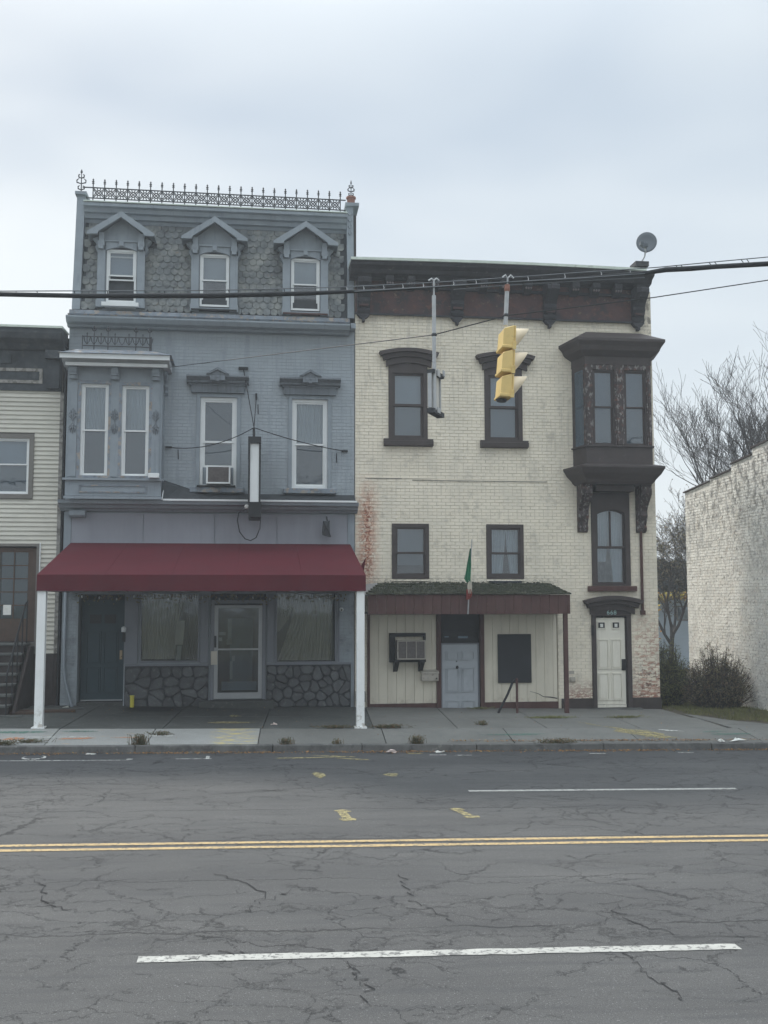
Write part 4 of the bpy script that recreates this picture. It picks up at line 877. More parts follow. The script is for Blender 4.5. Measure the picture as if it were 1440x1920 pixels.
for i in range(nv + 1):
    x = lerp(AX0, AX1, i / nv)
    for z, am in ((AZF, .0), (AZF - .15, .006), (AZB + .004 * math.sin(x * 9), .010)): vv.append((x, AY - .006 - am * (math.sin(x * 7.3) + .6 * math.sin(x * 17 + 1)), z))
vm.add(vv, [(3 * i + j, 3 * i + j + 1, 3 * i + j + 4, 3 * i + j + 3) for i in range(nv) for j in (0, 1)]); vm.build('valance', 'awning', aw, smooth=True)
for X in xs_[1:-1]: MB().tube([(X, -.06, AZ + .006), (X, AY, AZF + .003)], .0035, 4).build('seam', 'awning', aw)
for X, q in ((AX0, -1), (AX1, 1)):
    fab('end_panel', [(X, -.06, AZ), (X, AY, AZF), (X, AY, AZB), (X, -.06, AZB)], nrm=(q, 0, 0))
MB().tube([(AX0 + .03, AY + .03, AZB + .02), (AX1 - .03, AY + .03, AZB + .02)], .02).tube([(AX0 + .03, AY + .03, AZF - .03), (AX1 - .03, AY + .03, AZF - .03)], .02).tube([(AX0 + .03, -.07, AZ - .05), (AX1 - .03, -.07, AZ - .05)], .02).build('frame_bar', 'galv', aw)
for X in xs_:
    X = min(max(X, AX0 + .03), AX1 - .03)
    MB().tube([(X, AY + .03, AZF - .04), (X, -.07, AZ - .06)], .016).tube([(X, AY + .03, AZB + .02), (X, -.07, AZB + .02)], .016).build('rafter', 'galv', aw)
for X in (-4.03, 2.00):
    zt_ = gz(X, -3.4)
    p_ = MB().box(X - .078, X + .078, -3.43, -3.28, zt_, AZB + .01).build('post', 'white_paint', aw, bevel=.006)
    MB().box(X - .12, X + .12, -3.47, -3.24, zt_ - .01, zt_ + .02).build('foot_plate', 'white_paint', p_)
# light string with dry leaves under the awning
ls = MB(); pts = []
for i in range(64):
    x = lerp(-3.95, 2.0, i / 63); pts.append((x, -.35 + .04 * math.sin(i), 2.86 + .07 * abs(math.sin(i * .37))))
ls.tube(pts, .006, 4)
for i in range(420):
    x = R.uniform(-3.95, 2.0); z = 2.86 - abs(R.gauss(0, .09)); y = -.35 + R.gauss(0, .05); a = R.uniform(0, 6.28); s_ = R.uniform(.015, .035)
    ls.add([(x, y, z), (x + s_ * math.cos(a), y + .02, z - s_ * .6), (x, y - .01, z - s_ * 1.6), (x - s_ * math.cos(a), y, z - s_ * .7)], [(0, 1, 2, 3)])
lso = ls.build('leaf_garland', 'shrub_leaf', smooth='keep', label='string of dry leaves and small lights hanging under the burgundy awning', cat='garland')
for k in range(16):
    x = -3.8 + k * .37; MB().lathe([(.006, .03), (.016, .01), (.012, -.015), (.002, -.03)], (x, -.37, 2.80 - .03 * (k % 3)), 6).build('bulb', 'vinyl_white', lso)

sg = thing('projecting_sign', (-.09, -.7, 4.5), 'narrow white projecting sign seen edge-on, black top and bottom boxes', 'sign')
MB().box(-.185, .005, -1.25, -.25, 4.83, 6.10).build('cabinet', 'sign_white', sg)
MB().box(-.225, -.187, -1.27, -.25, 4.83, 6.10).box(.007, .045, -1.27, -.25, 4.83, 6.10).build('side_face', 'black', sg)
MB().box(-.23, .05, -1.29, -.24, 6.102, 6.25).box(-.23, -.19, -1.30, -1.272, 5.75, 6.10).build('top_box', 'black', sg)
MB().box(-.21, .06, -1.26, -.24, 4.50, 4.828).build('bottom_box', 'black', sg)
MB().tube([(-.11, -.95, 6.25), (-.11, -.95, 6.50)], .028, 8).build('mast', 'black', sg)
MB().tube([(-.09, -.24, 6.0), (-.09, 0, 6.0)], .025).tube([(-.09, -.24, 4.98), (-.09, 0, 4.98)], .025).build('mounting_arm', 'black', sg)
MB().lathe([(.05, 0), (.05, -.06), (.03, -.08)], (-.25, -1.0, 4.74), 12, 'y').build('round_junction', 'ac', sg)
def cable(a, b, sag, r, n=10):
    a, b = Vector(a), Vector(b); return [a.lerp(b, i / n) - Vector((0, 0, sag * 4 * (i / n) * (1 - i / n))) for i in range(n + 1)]
for tgt, sag, pl in (((-.37, -.01, 8.03), 0, (.11, .03)), ((-.07, -.01, 7.38), 0, (.02, .07)), ((-2.03, -.01, 6.17), .17, (.07, .02)), ((1.97, -.01, 6.15), .05, (.07, .02))):
    MB().tube(cable((-.11, -.95, 6.50), tgt, sag, 0), .011, 5).build('guy_wire', 'black', sg)
    MB().box(tgt[0] - pl[0], tgt[0] + pl[0], -.06, -.011, tgt[2] - pl[1], tgt[2] + pl[1]).build('wall_anchor', 'black', sg)
for tgt in ((-1.82, 6.12), (1.78, 6.10), (-.03, 7.2)): MB().tube([(tgt[0], -.02, tgt[1]), (tgt[0] + .01, -.02, tgt[1] - .22)], .009, 4).build('loose_wire', 'black', sg)
MB().tube([(-.25, -1.05, 4.72), (-.42, -.95, 4.62), (-.45, -.9, 4.45), (-.40, -.9, 4.20), (-.28, -.9, 4.05), (-.16, -.9, 4.01), (-.04, -.9, 4.08), (.04, -.9, 4.28), (.05, -.95, 4.50)], .012, 6).build('power_cable', 'black', sg, smooth=True)

fl = thing('flood_lamp', (1.52, -.25, 4.2), 'grey floodlight lantern hanging below the cornice, above the right end of the awning', 'lamp')
MB().tube([(1.56, -.05, 4.62), (1.56, -.22, 4.52)], .012).build('arm', 'black', fl)
MB().hexa([(1.44, -.38, 4.20), (1.62, -.38, 4.15), (1.62, -.20, 4.15), (1.44, -.20, 4.20), (1.46, -.36, 4.50), (1.60, -.36, 4.50), (1.60, -.2, 4.50), (1.46, -.2, 4.50)]).build('housing', 'iron', fl, bevel=.01)
MB().tube([(1.44, -.39, 4.2), (1.52, -.40, 4.34), (1.46, -.37, 4.5)], .01).tube([(1.63, -.39, 4.15), (1.54, -.40, 4.34), (1.60, -.37, 4.5)], .01).tube([(1.44, -.39, 4.19), (1.63, -.39, 4.14)], .014).build('guard', 'black', fl)
sc_ = thing('security_camera', (1.90, -.1, 2.50), 'small white dome camera on the grey post, right of the shop window', 'camera')
MB().lathe([(.045, .0), (.05, -.05), (.035, -.09)], (1.90, -.05, 2.50), 12, 'y').build('body', 'vinyl_white', sc_); MB().lathe([(.02, 0), (.015, -.012)], (1.90, -.142, 2.49), 10, 'y').build('lens', 'black', sc_)
jb = MB().box(-2.41, -2.17, -.66, -.575, 5.395, 5.50).build('junction_box', 'vinyl_white', bevel=.008, label='small white plastic box on the ledge under the bay windows', cat='junction box')
sl_ = thing('wall_lantern', (-2.95, -.05, 2.0), 'small pale lantern beside the dark teal door', 'lamp')
MB().lathe([(.05, 0), (.055, .09), (.02, .12)], (-2.93, -.10, 2.02), 10).build('shade', 'vinyl_white', sl_); MB().box(-2.96, -2.90, -.06, -.003, 1.80, 2.0).build('back_plate', 'black', sl_)
st = thing('yellow_pipe_stub', (-2.69, -.35, gz(-2.69, -.35)), 'short yellow plastic pipe standing up in front of the stone base', 'pipe')
zz = gz(-2.69, -.35); MB().lathe([(.045, 0), (.045, .24)], (-2.69, -.35, zz), 12).build('tube', 'yellow_pipe', st); MB().lathe([(.05, .241), (.05, .265)], (-2.69, -.35, zz), 12).build('cap', 'yellow_pipe', st)
mt_ = sheet(-2.80, -1.65, -.95, -.25, .012, 3, 2)
mt_.build('floor_mat', 'black', label='flat black mat on the pavement under the stone wall', cat='mat')

# ================================================================== CREAM BUILDING
cb = thing('cream_rowhouse', (5.8, 0, .2), 'cream painted brick building with dark brown trim, bracketed cornice and a hanging oriel', 'building')
HC = [(3.0, 3.92, 6.46, 8.25), (5.29, 6.20, 6.46, 8.25), (3.07, 3.94, 3.20, 4.48), (5.30, 6.19, 3.20, 4.48), (7.84, 8.78, 3.04, 5.25), (7.62, 9.0, 6.3, 8.3), (7.80, 8.76, .05, 2.36), (2.50, 6.98, .0, 2.40)]
cw = wall_holes(MB(), 2.215, 9.45, -.1, 10.2, 0, .3, HC).build('wall', 'cream_mortar', cb)
bricks(cw, 'cream_brick', 2.215, 9.45, .42, 9.42, 0, HC, (3.5, 2.8), 300, proud=.010, jit=.0025)
MB().box(9.15, 9.45, .31, 4.6, -.3, 10.2).box(2.215, 2.4, .31, 4.6, -.1, 10.2).box(2.41, 9.14, 4.3, 4.6, -.1, 10.2).build('side_wall', 'white_mortar', cb)  # unseen rear cut short so sunlight reaches the white brick wall
MB().box(2.41, 9.14, .31, 4.29, 9.5, 9.6).box(2.41, 9.14, .31, 4.29, 2.7, 2.8).box(2.41, 9.14, .31, 4.29, 5.7, 5.8).box(2.41, 9.14, 3.0, 3.1, -.1, 2.69).box(2.41, 9.14, 3.5, 3.6, 2.81, 5.69).box(2.41, 9.14, 3.5, 3.6, 5.81, 9.49).build('inner_floor', 'inside', cb)
MB().box(7.05, 7.795, -.035, -.002, -.1, .42).box(8.765, 9.47, -.035, -.002, -.2, .42).build('plinth', 'stucco_brown', cb)
# horizontal crack ledge
MB().box(2.45, 4.0, -.022, -.011, 5.535, 5.56).box(4.0, 6.77, -.022, -.011, 5.50, 5.525).build('string_line', 'cream_brick', cb)
MB().box(2.45, 3.3, -.0235, -.012, 5.525, 5.534).box(3.55, 6.77, -.0235, -.012, 5.492, 5.4995).build('open_joint', 'board_dark', cb)
# cornice
def sag(x): return .035 * math.sin(math.pi * min(1, max(0, (x - 2.2) / 7.2))) 
prof = [(-.003, 10.20), (-.16, 10.20), (-.20, 10.24), (-.36, 10.28), (-.42, 10.36), (-.56, 10.42), (-.60, 10.50), (-.003, 10.52)]
mb = MB(); nseg = 12
for i in range(nseg):
    a, b = lerp(2.07, 9.34, i / nseg), lerp(2.07, 9.34, (i + 1) / nseg); k = len(prof)
    vs = [(a, p[0], p[1] + sag(a)) for p in prof] + [(b, p[0], p[1] + sag(b)) for p in prof]
    fs = [(j, (j + 1) % k, k + (j + 1) % k, k + j) for j in range(k)]
    if i == 0: fs.append(tuple(range(k)))
    if i == nseg - 1: fs.append(tuple(range(k, 2 * k)))
    mb.add(vs, fs)
mb.build('crown_cornice', 'cornice_dark', cb)
mb = MB()
for i in range(nseg):
    a, b = lerp(2.06, 9.12, i / nseg), lerp(2.06, 9.12, (i + 1) / nseg)
    mb.hexa([(a, -.64, 10.505 + sag(a)), (b, -.64, 10.505 + sag(b)), (b, .3, 10.525 + sag(b)), (a, .3, 10.525 + sag(a)), (a, -.64, 10.565 + sag(a)), (b, -.64, 10.565 + sag(b)), (b, .3, 10.565 + sag(b)), (a, .3, 10.565 + sag(a))])
mb.build('roof_edge', 'roof_edge', cb)
MB().box(2.215, 9.16, -.06, -.003, 9.40, 10.245).build('frieze', 'frieze', cb)
MB().box(2.215, 9.20, -.11, -.061, 9.38, 9.425).box(2.215, 9.2, -.13, -.061, 10.02, 10.08).build('frieze_moulding', 'cornice_dark', cb)
for k, x in enumerate((2.40, 4.63, 6.88, 9.08)):
    b_ = console(x - .15, x + .15, -.062, 9.38, 10.20, .44, 'cornice_dark', cb, 'large_bracket')
    MB().prism([(x - .15, 9.378), (x + .15, 9.378), (x + .09, 9.30), (x + .03, 9.27), (x + .03, 9.20), (x - .03, 9.20), (x - .03, 9.27), (x - .09, 9.30)], 'y', -.16, -.0125).build('pendant', 'cornice_dark', b_)
    MB().box(x - .11, x + .11, -.22, -.17, 9.55, 9.60).build('bead_row', 'frieze', b_)
xs_m = [x for x0, x1 in ((2.40, 4.63), (4.63, 6.88), (6.88, 9.08)) for x in (lerp(x0, x1, .27), lerp(x0, x1, .5), lerp(x0, x1, .75))]
for x in xs_m:
    m_ = MB().prism([(-.062, 9.98), (-.20, 10.0), (-.30, 10.07), (-.36, 10.15), (-.36, 10.26), (-.062, 10.26)], 'x', x - .09, x + .09)
    m_.build('small_bracket', 'cornice_dark', cb)
    for q in (-1, 0, 1): MB().lathe([(.03, 0), (.022, -.025), (.004, -.03)], (x + q * .06, -.31, 10.10), 7, 'y').build('rosette', 'frieze', bpy.data.objects[cb.name].children[-1]) if False else None
    rp = MB()
    for q in (-1, 0, 1): rp.lathe([(.03, 0), (.022, -.03), (.004, -.035)], (x + q * .06, -.30, 10.09), 7, 'y')
    rp.build('rosette', 'rosette', cb)
# little chimney behind the right end of the cornice
ch = MB().box(9.24, 9.46, .25, .55, 10.2, 10.92).build('chimney', 'cornice_dark', cb); MB().box(9.18, 9.52, .20, .60, 10.92, 11.04).build('chimney_cap', 'cornice_dark', ch)
# segmental hoods
def hood_arch(x0, x1, z0, h=.32, rise=.10, m='brown', yd=1.):
    mb = MB(); W = x1 - x0
    arcband(mb, x0 + .16, x1 - .16, z0 - .06, rise, .14, -.09 * yd, -.012)
    arcband(mb, x0 + .10, x1 - .10, z0 + .081, rise, .10, -.15 * yd, -.012, .03)
    arcband(mb, x0 + .03, x1 - .03, z0 + .182, rise, .085, -.22 * yd, -.012, .04)
    return mb.build('window_hood', m, cb)
hood_arch(2.78, 4.17, 8.22); hood_arch(5.08, 6.48, 8.20)
for x0, x1 in ((3.0, 3.92), (5.29, 6.20)):
    fr = MB().ringpoly([(x0, 6.46), (x1, 6.46), (x1, 8.25), (x0, 8.25)], [(x0 + .10, 6.50), (x1 - .10, 6.50), (x1 - .10, 8.02), (x0 + .10, 8.02)], -.04, .08).build('window', 'brown', cb)
    a, b = x0 + .098, x1 - .098
    MB().ring(a, b, 7.24, 8.022, .055, .0, .04).build('sash', 'brown', fr); MB().ring(a, b, 6.498, 7.29, .055, .042, .08).build('sash', 'brown', fr)
    pane(fr, a + .05, b - .05, 7.29, 7.97, .02); pane(fr, a + .05, b - .05, 6.55, 7.24, .06)
    MB().box(a, b, .14, .15, 7.27, 8.02).build('blind', 'blind', fr); MB().box(a, b, .14, .15, 6.5, 7.269).build('blind', 'blind_mid', fr)
    MB().prism([(-.02, 6.28), (-.14, 6.30), (-.15, 6.40), (-.11, 6.41), (-.11, 6.455), (-.012, 6.455)], 'x', x0 - .12, x1 + .12).build('window_sill', 'brown', cb)
for i, (x0, x1) in enumerate(((3.07, 3.94), (5.30, 6.19))):
    fr = window(cb, x0 + .002, x1 - .002, 3.202, 4.478, -.035, 'brown', 'brown', .085, .045, 3.80, ('blind_mid', None) if i == 0 else (None, None), depth=.12)
    if i == 0: MB().box(x0 + .09, x1 - .09, .10, .11, 3.52, 3.80).build('blind', 'blind_dark', fr)
    else:
        curtain(fr, [(4.38, x0 + .09, x0 + .50), (3.9, x0 + .09, x0 + .46), (3.3, x0 + .09, x0 + .40)], .12, 'curtain', 5, .012); curtain(fr, [(4.38, x0 + .50, x1 - .09), (3.9, x0 + .52, x1 - .09), (3.3, x0 + .6, x1 - .09)], .13, 'curtain', 5, .012)
    MB().tube([(x0, -.02, 3.16), (x1, -.02, 3.16)], .02, 5).build('window_sill', 'cream_brick', cb)
# arched window under the oriel
x0, x1, z0, z1 = 7.84, 8.78, 3.04, 5.25
zs_, rs = 4.80, .12
def archloop(a, b, z, zt, r_, n=8): return [(a, z), (b, z)] + arc(a, b, zt, r_, n)
outr = [(x0, z0), (x1, z0)] + [(lerp(x1, x0, i / 8), z1) for i in range(9)]
fr = MB().ringpoly(outr, archloop(x0 + .12, x1 - .12, z0 + .05, 4.76, .10), -.05, .10).build('window', 'brown', cb, label='tall arched window with tied-back white curtains')
i0, i1 = x0 + .118, x1 - .118
MB().ringpoly(archloop(i0, i1, 3.93, 4.76, .10), archloop(i0 + .04, i1 - .04, 3.98, 4.74, .08), .0, .04).box((i0 + i1) / 2 - .02, (i0 + i1) / 2 + .02, .002, .038, 3.98, 4.81).build('sash', 'brown', fr)
MB().ring(i0, i1, 3.09, 3.965, .04, .042, .08).build('sash', 'brown', fr)
MB().prism(archloop(i0 + .03, i1 - .03, 3.97, 4.74, .08), 'y', .018, .024).build('pane', 'glass', fr); pane(fr, i0 + .03, i1 - .03, 3.12, 3.93, .06)
curtain(fr, [(4.84, 7.96, 8.31), (4.2, 7.96, 8.31), (3.8, 7.96, 8.27), (3.62, 7.97, 8.24)], .18, 'curtain', 8, .012)
curtain(fr, [(4.84, 8.31, 8.66), (4.2, 8.32, 8.66), (3.8, 8.36, 8.66), (3.12, 8.42, 8.62)], .17, 'curtain', 8, .012)
MB().box(7.72, 8.90, -.13, -.013, 2.91, 3.035).build('window_sill', 'maroon', cb, bevel=.01)
# downpipe
MB().tube([(9.05, -.05, 5.2), (9.05, -.05, 2.42)], .035, 8).box(9.0, 9.10, -.10, -.013, 2.36, 2.46).build('downpipe', 'maroon', cb)
# door number 668
hd_ = hood_arch(7.60, 9.0, 2.43, rise=.11, yd=1.2)
fr = MB().ring(7.802, 8.758, .20, 2.358, .10, -.05, .12, wb=.001, wt=.03).build('door_frame', 'brown', cb)
MB().prism([(7.80, 2.36), (8.76, 2.36)] + arc(7.80, 8.76, 2.42, .09, 8), 'y', -.06, -.013).build('transom_board', 'brown', fr)
d_ = MB().box(7.86, 8.62, .02, .065, .27, 2.29).build('front_door', 'cream_door', cb, label='cream six-panel front door with two small lights')
MB().box(8.622, 8.66, .03, .065, .27, 2.29).build('door_stop', 'stucco_brown', d_)
door_panels(d_, 7.86, 8.62, .27, 2.29, .02, 'cream_door', rows=((.05, .36), (.41, .75)), mx=.12)
for a, b in ((7.95, 8.15), (8.30, 8.50)):
    MB().ring(a, b, 2.03, 2.20, .02, .0, .019).build('light_frame', 'cream_door', d_); MB().box(a + .02, b - .02, .008, .018, 2.05, 2.18).build('door_light', 'black', d_)
    MB().box((a + b) / 2 - .03, (a + b) / 2 + .04, .001, .006, 2.07, 2.15).build('sticker', 'paper', d_)
MB().box(8.52, 8.62, -.02, .018, 1.06, 1.32).build('door_handle', 'black', d_, bevel=.01)
MB().box(7.78, 7.83, -.10, -.051, 1.88, 2.12).build('wall_lamp', 'black', cb)
MB().box(7.6, 8.95, -.20, -.037, .06, .19).box(7.804, 8.756, -.03, .3, .1, .199).build('door_step', 'step_stone', cb, bevel=.01)
MB().box(7.86, 8.62, .0, .018, .20, .262).build('kick_plate', 'cream_door', d_)
fc = bpy.data.curves.new('n668', 'FONT'); fc.body = '668'; fc.size = .145; fc.align_x = 'CENTER'; fc.extrude = .004; fc.space_character = 1.15
to = bpy.data.objects.new('t', fc); COL.objects.link(to); me = bpy.data.meshes.new_from_object(to); bpy.data.objects.remove(to)
me.materials.clear(); me.materials.append(M['teal_print'])
hn = bpy.data.objects.new('house_number', me); COL.objects.link(hn); hn.rotation_euler = (rad(90), 0, 0); hn.parent = fr; hn.location = Vector((8.28, -.066, 2.365)) - ORG[fr.name]
for z in (.82, 1.03): pass
MB().box(7.24, 7.38, -.05, -.012, .80, .92).lathe([(.05, 0), (.05, -.03)], (7.31, -.052, .86), 10, 'y').build('outlet_box', 'mailbox', cb, bevel=.008)
MB().box(7.24, 7.36, -.02, -.012, .99, 1.06).build('vent_plate', 'mailbox', cb)

# ---- oriel
def loopz(pts, z): return [(p[0], p[1], z) for p in pts]
def loft(mb, loops):
    k = len(loops[0]); b0 = len(mb.v)
    for l_ in loops: mb.v += l_
    for i in range(len(loops) - 1):
        for j in range(k - 1): mb.f.append((b0 + i * k + j, b0 + i * k + j + 1, b0 + (i + 1) * k + j + 1, b0 + (i + 1) * k + j))
    mb.f.append(tuple(b0 + j for j in range(k))); mb.f.append(tuple(b0 + (len(loops) - 1) * k + j for j in range(k))[::-1])
    return mb
def offs(o, yw=-.0125): # plan of the oriel grown by o
    return [(7.43 - o * 1.05, yw), (7.56 - o * .85, -.62 - o), (9.16 + o * .85, -.62 - o), (9.30 + o * 1.05, yw)]
ori = loft(MB(), [loopz(offs(.0), 5.86), loopz(offs(.0), 6.27)]).build('oriel', 'brown', cb)
ore = ori
loft(MB(), [loopz(offs(-.03), 5.40), loopz(offs(.03), 5.46), loopz(offs(.05), 5.50), loopz(offs(.16), 5.62), loopz(offs(.24), 5.76), loopz(offs(.24), 5.80), loopz(offs(.04), 5.86)]).build('base_moulding', 'brown', ori)
loft(MB(), [loopz(offs(.01), 8.22), loopz(offs(.01), 8.40), loopz(offs(.10), 8.46), loopz(offs(.18), 8.52), loopz(offs(.22), 8.62), loopz(offs(.30), 8.72), loopz(offs(.30), 8.76)]).build('crown_moulding', 'brown', ori)
r0 = offs(.30); r1 = [(7.70, -.0125), (7.74, -.20), (9.10, -.20), (9.16, -.0125)]
loft(MB(), [loopz(r0, 8.762), loopz(r0, 8.78), loopz(r1, 9.10)]).build('oriel_roof', 'brown', ori)
loft(MB(), [loopz(offs(.04), 6.27), loopz(offs(.04), 6.30)]).build('ledge', 'brown', ori)
for x0_, x1_ in ((7.56, 7.74), (8.27, 8.50), (9.05, 9.16)):
    MB().box(x0_, x1_, -.62, -.50, 6.30, 8.22).build('corner_post', 'peeling_brown', ori)
    MB().box(x0_ + .03, x1_ - .03, -.645, -.621, 6.32, 8.0).build('half_column', 'peeling_brown', ori, bevel=.01)
MB().box(7.741, 8.269, -.61, -.50, 8.10, 8.22).box(8.501, 9.049, -.61, -.50, 8.10, 8.22).build('head_rail', 'peeling_brown', ori)
for a, b in ((7.742, 8.268), (8.502, 9.048)):
    window(ori.parent, a, b, 6.302, 8.098, -.585, 'brown', 'brown', .035, .035, 7.22, ('blind_mid', 'blind_mid'), depth=.09)
# left cant: post at wall, narrow window ; right cant the same
for s_, xw, xf in ((-1, 7.43, 7.56), (1, 9.30, 9.16)):
    def cant(t0, t1, z0_, z1_, nm, m, th=.05, par=None):
        pa = Vector((lerp(xw, xf, t0), lerp(-.0125, -.62, t0), 0)); pb = Vector((lerp(xw, xf, t1), lerp(-.0125, -.62, t1), 0)); n_ = Vector((-s_ * .98, -.1 if s_ > 0 else -.1, 0)) * th * (1)
        q = [pa, pb, pb + n_, pa + n_]
        return MB().add([(p.x, p.y, z0_) for p in q] + [(p.x, p.y, z1_) for p in q], [(0, 1, 2, 3), (4, 5, 6, 7), (0, 1, 5, 4), (1, 2, 6, 5), (2, 3, 7, 6), (3, 0, 4, 7)]).build(nm, m, par or ori)
    cant(0, .22, 6.30, 8.22, 'side_post', 'brown'); cant(.84, .999, 6.30, 8.22, 'side_post', 'peeling_brown')
    cant(.221, .839, 8.05, 8.22, 'side_rail', 'brown'); cant(.221, .839, 7.20, 7.26, 'side_rail', 'brown'); cant(.221, .839, 6.30, 6.34, 'side_rail', 'brown')
    cant(.225, .835, 6.34, 7.199, 'pane', 'glass', .01); cant(.225, .835, 7.261, 8.049, 'pane', 'glass', .01); cant(.20, .83, 6.32, 8.1, 'blind', 'blind_mid', .09)
for x in (7.62, 9.06):
    console(x - .12, x + .12, -.0125, 4.30, 5.41, .46, 'peeling_brown', cb, 'oriel_console')
MB().box(7.84, 8.78, -.40, -.055, 5.255, 5.395).build('soffit_board', 'brown', cb)

# ---- timber shopfront with mossy canopy
MB().box(2.50, 6.98, .10, .16, .0, 2.9).build('shopfront_backing', 'inside', cb)
sb = bpy.data.objects['shopfront_backing']
def boards(x0, x1, step=.205):
    x = x0
    while x < x1 - .03:
        b = min(x + step, x1); MB().box(x + .003, b - .003, .0, .098, .36, 2.38).build('board', 'cream_board', sb); x += step
boards(2.56, 4.10); boards(5.22, 6.96)
for a, b in ((2.50, 2.555), (4.105, 4.20), (5.12, 5.215)): MB().box(a, b, -.06, .098, .10, 2.38).build('door_post', 'maroon', cb)
MB().box(2.556, 4.10, -.02, .099, .26, .355).box(5.22, 6.97, -.02, .099, .18, .355).build('base_board', 'maroon', cb)
MB().box(4.205, 5.115, .06, .098, 2.0, 2.4).box(4.25, 5.08, .045, .059, 1.72, 1.98).build('transom', 'black', cb)
MB().box(4.62, 4.85, .040, .0445, 1.83, 1.88).box(4.30, 4.40, .040, .0445, 1.85, 1.88).build('transom_print', 'blind_mid', cb)
gd = MB().box(4.235, 5.07, .0, .055, .13, 1.69).build('grey_door', 'grey_door', cb, label='pale grey six-panel door, low and scuffed')
door_panels(gd, 4.235, 5.07, .13, 1.69, .0, 'grey_door', rows=((.03, .18), (.30, .66), (.77, .90)), mx=.10)
MB().lathe([(.03, 0), (.035, -.03), (.01, -.05)], (4.58, -.0, 1.17), 10, 'y').lathe([(.015, 0), (.015, -.02)], (4.57, -.0, 1.30), 8, 'y').build('door_knob', 'iron', gd)
MB().ring(4.21, 5.10, .10, 1.72, .022, -.02, .058, wb=.001).build('door_casing', 'grey_trim', gd)
MB().box(5.54, 6.33, -.05, -.002, .80, 1.92).build('window_board', 'board_dark', cb, bevel=.006)
# crack in the lower board
MB().tube([(6.3, -.003, .60), (6.5, -.003, .54), (6.62, -.003, .47), (6.78, -.003, .46), (6.95, -.003, .43)], [.003, .006, .008, .012, .012], 4).build('split', 'board_dark', cb)
cn = thing('shop_canopy', (4.6, -.5, 2.4), 'shallow canopy with maroon boarded fascia and mossy shingles', 'canopy')
x = 2.40
while x < 6.98:
    b = min(x + .205, 6.98); MB().box(x + .003, b - .003, -1.02, -1.0, 2.40, 2.83).build('fascia_board', 'maroon', cn); x += .205
for y0_, y1_ in ((-.999, -.5), (-.495, -.02)): MB().box(6.96, 6.98, y0_, y1_, 2.40, 2.83).build('end_board', 'maroon', cn)
MB().box(2.40, 6.95, -.995, -.02, 2.41, 2.44).build('soffit', 'black', cn)
k_ = 0
for r_ in range(6):   # courses of shingles
    t0, t1 = r_ / 6, (r_ + 1) / 6 + .02
    ya, yb2 = lerp(-1.06, -.05, t0), lerp(-1.06, -.05, t1); za, zb2 = lerp(2.84, 3.10, t0), lerp(2.84, 3.10, t1)
    xa, xb = 2.37 + .42 * t0, 7.0 - .22 * t0
    x = xa
    while x < xb - .02:
        b = min(x + R.uniform(.22, .34), xb); j = R.uniform(0, .012)
        MB().hexa([(x + .003, ya + R.uniform(-.02, .02), za - .005), (b - .003, ya + R.uniform(-.02, .02), za - .005), (b - .003, yb2, zb2 - .02), (x + .003, yb2, zb2 - .02), (x + .003, ya, za + .015 + j), (b - .003, ya, za + .015 + j), (b - .003, yb2, zb2), (x + .003, yb2, zb2)]).build('shingle', 'moss', cn); x = b
ms = MB()
for i in range(1500):
    t = R.random(); x = R.uniform(2.45 + .42 * t, 6.95 - .22 * t); y = lerp(-1.05, -.05, t); z = lerp(2.855, 3.115, t); s_ = R.uniform(.012, .04)
    if R.random() < .5 and 3.1 < x < 3.6: continue
    ms.add([(x - s_, y, z), (x, y - s_, z), (x + s_, y, z), (x, y + s_, z), (x, y, z + s_ * .9)], [(0, 1, 4), (1, 2, 4), (2, 3, 4), (3, 0, 4)])
ms.build('moss', 'moss', cn, kind='stuff', smooth='keep')
MB().hexa([(2.25, -.9, 2.80), (2.45, -.98, 2.80), (2.75, -.02, 3.08), (2.25, -.02, 3.02), (2.25, -.9, 2.83), (2.45, -.98, 2.83), (2.75, -.02, 3.11), (2.25, -.02, 3.05)]).build('end_flashing', 'alu', cn)
MB().box(5.35, 6.1, -.16, -.05, 3.11, 3.15).build('loose_slab', 'shingle_dark', cn)
for xx in (6.88,):
    p_ = MB().box(xx - .045, xx + .045, -.99, -.90, gz(xx, -.95), 2.405).build('post', 'maroon', cn)
MB().box(2.34, 2.40, -.10, -.015, .25, 2.40).build('post', 'maroon', cn)

# caged air conditioner
ac2 = thing('caged_air_conditioner', (3.4, -.2, 1.3), 'cream air conditioner in a black box frame on brackets, beside the grey door', 'air conditioner')
MB().box(3.0, 3.84, -.10, -.002, 1.88, 1.96).box(3.0, 3.13, -.10, -.002, 1.30, 1.879).box(3.131, 3.84, -.10, -.002, 1.30, 1.36).box(3.79, 3.84, -.10, -.002, 1.361, 1.879).build('box_frame', 'black', ac2)
MB().box(3.15, 3.78, -.36, -.012, 1.38, 1.80).build('casing', 'ac_grille', ac2, bevel=.01)
MB().ring(3.14, 3.79, 1.375, 1.805, .025, -.385, -.362).box(3.345, 3.36, -.38, -.365, 1.40, 1.78).box(3.565, 3.58, -.38, -.365, 1.40, 1.78).build('cage', 'mailbox', ac2)
for k in range(8): MB().box(3.17, 3.76, -.372, -.364, 1.42 + k * .045, 1.43 + k * .045).build('slat', 'ac_grille', ac2)
for x in (3.14, 3.72): MB().prism([(-.003, 1.08), (-.06, 1.10), (-.36, 1.30), (-.36, 1.37), (-.003, 1.295)], 'x', x - .05, x + .05).build('bracket', 'black', ac2)
mbx = thing('mailbox', (3.93, -.1, .87), 'beige rusted wall mailbox under the caged air conditioner, left of the grey door', 'mailbox')
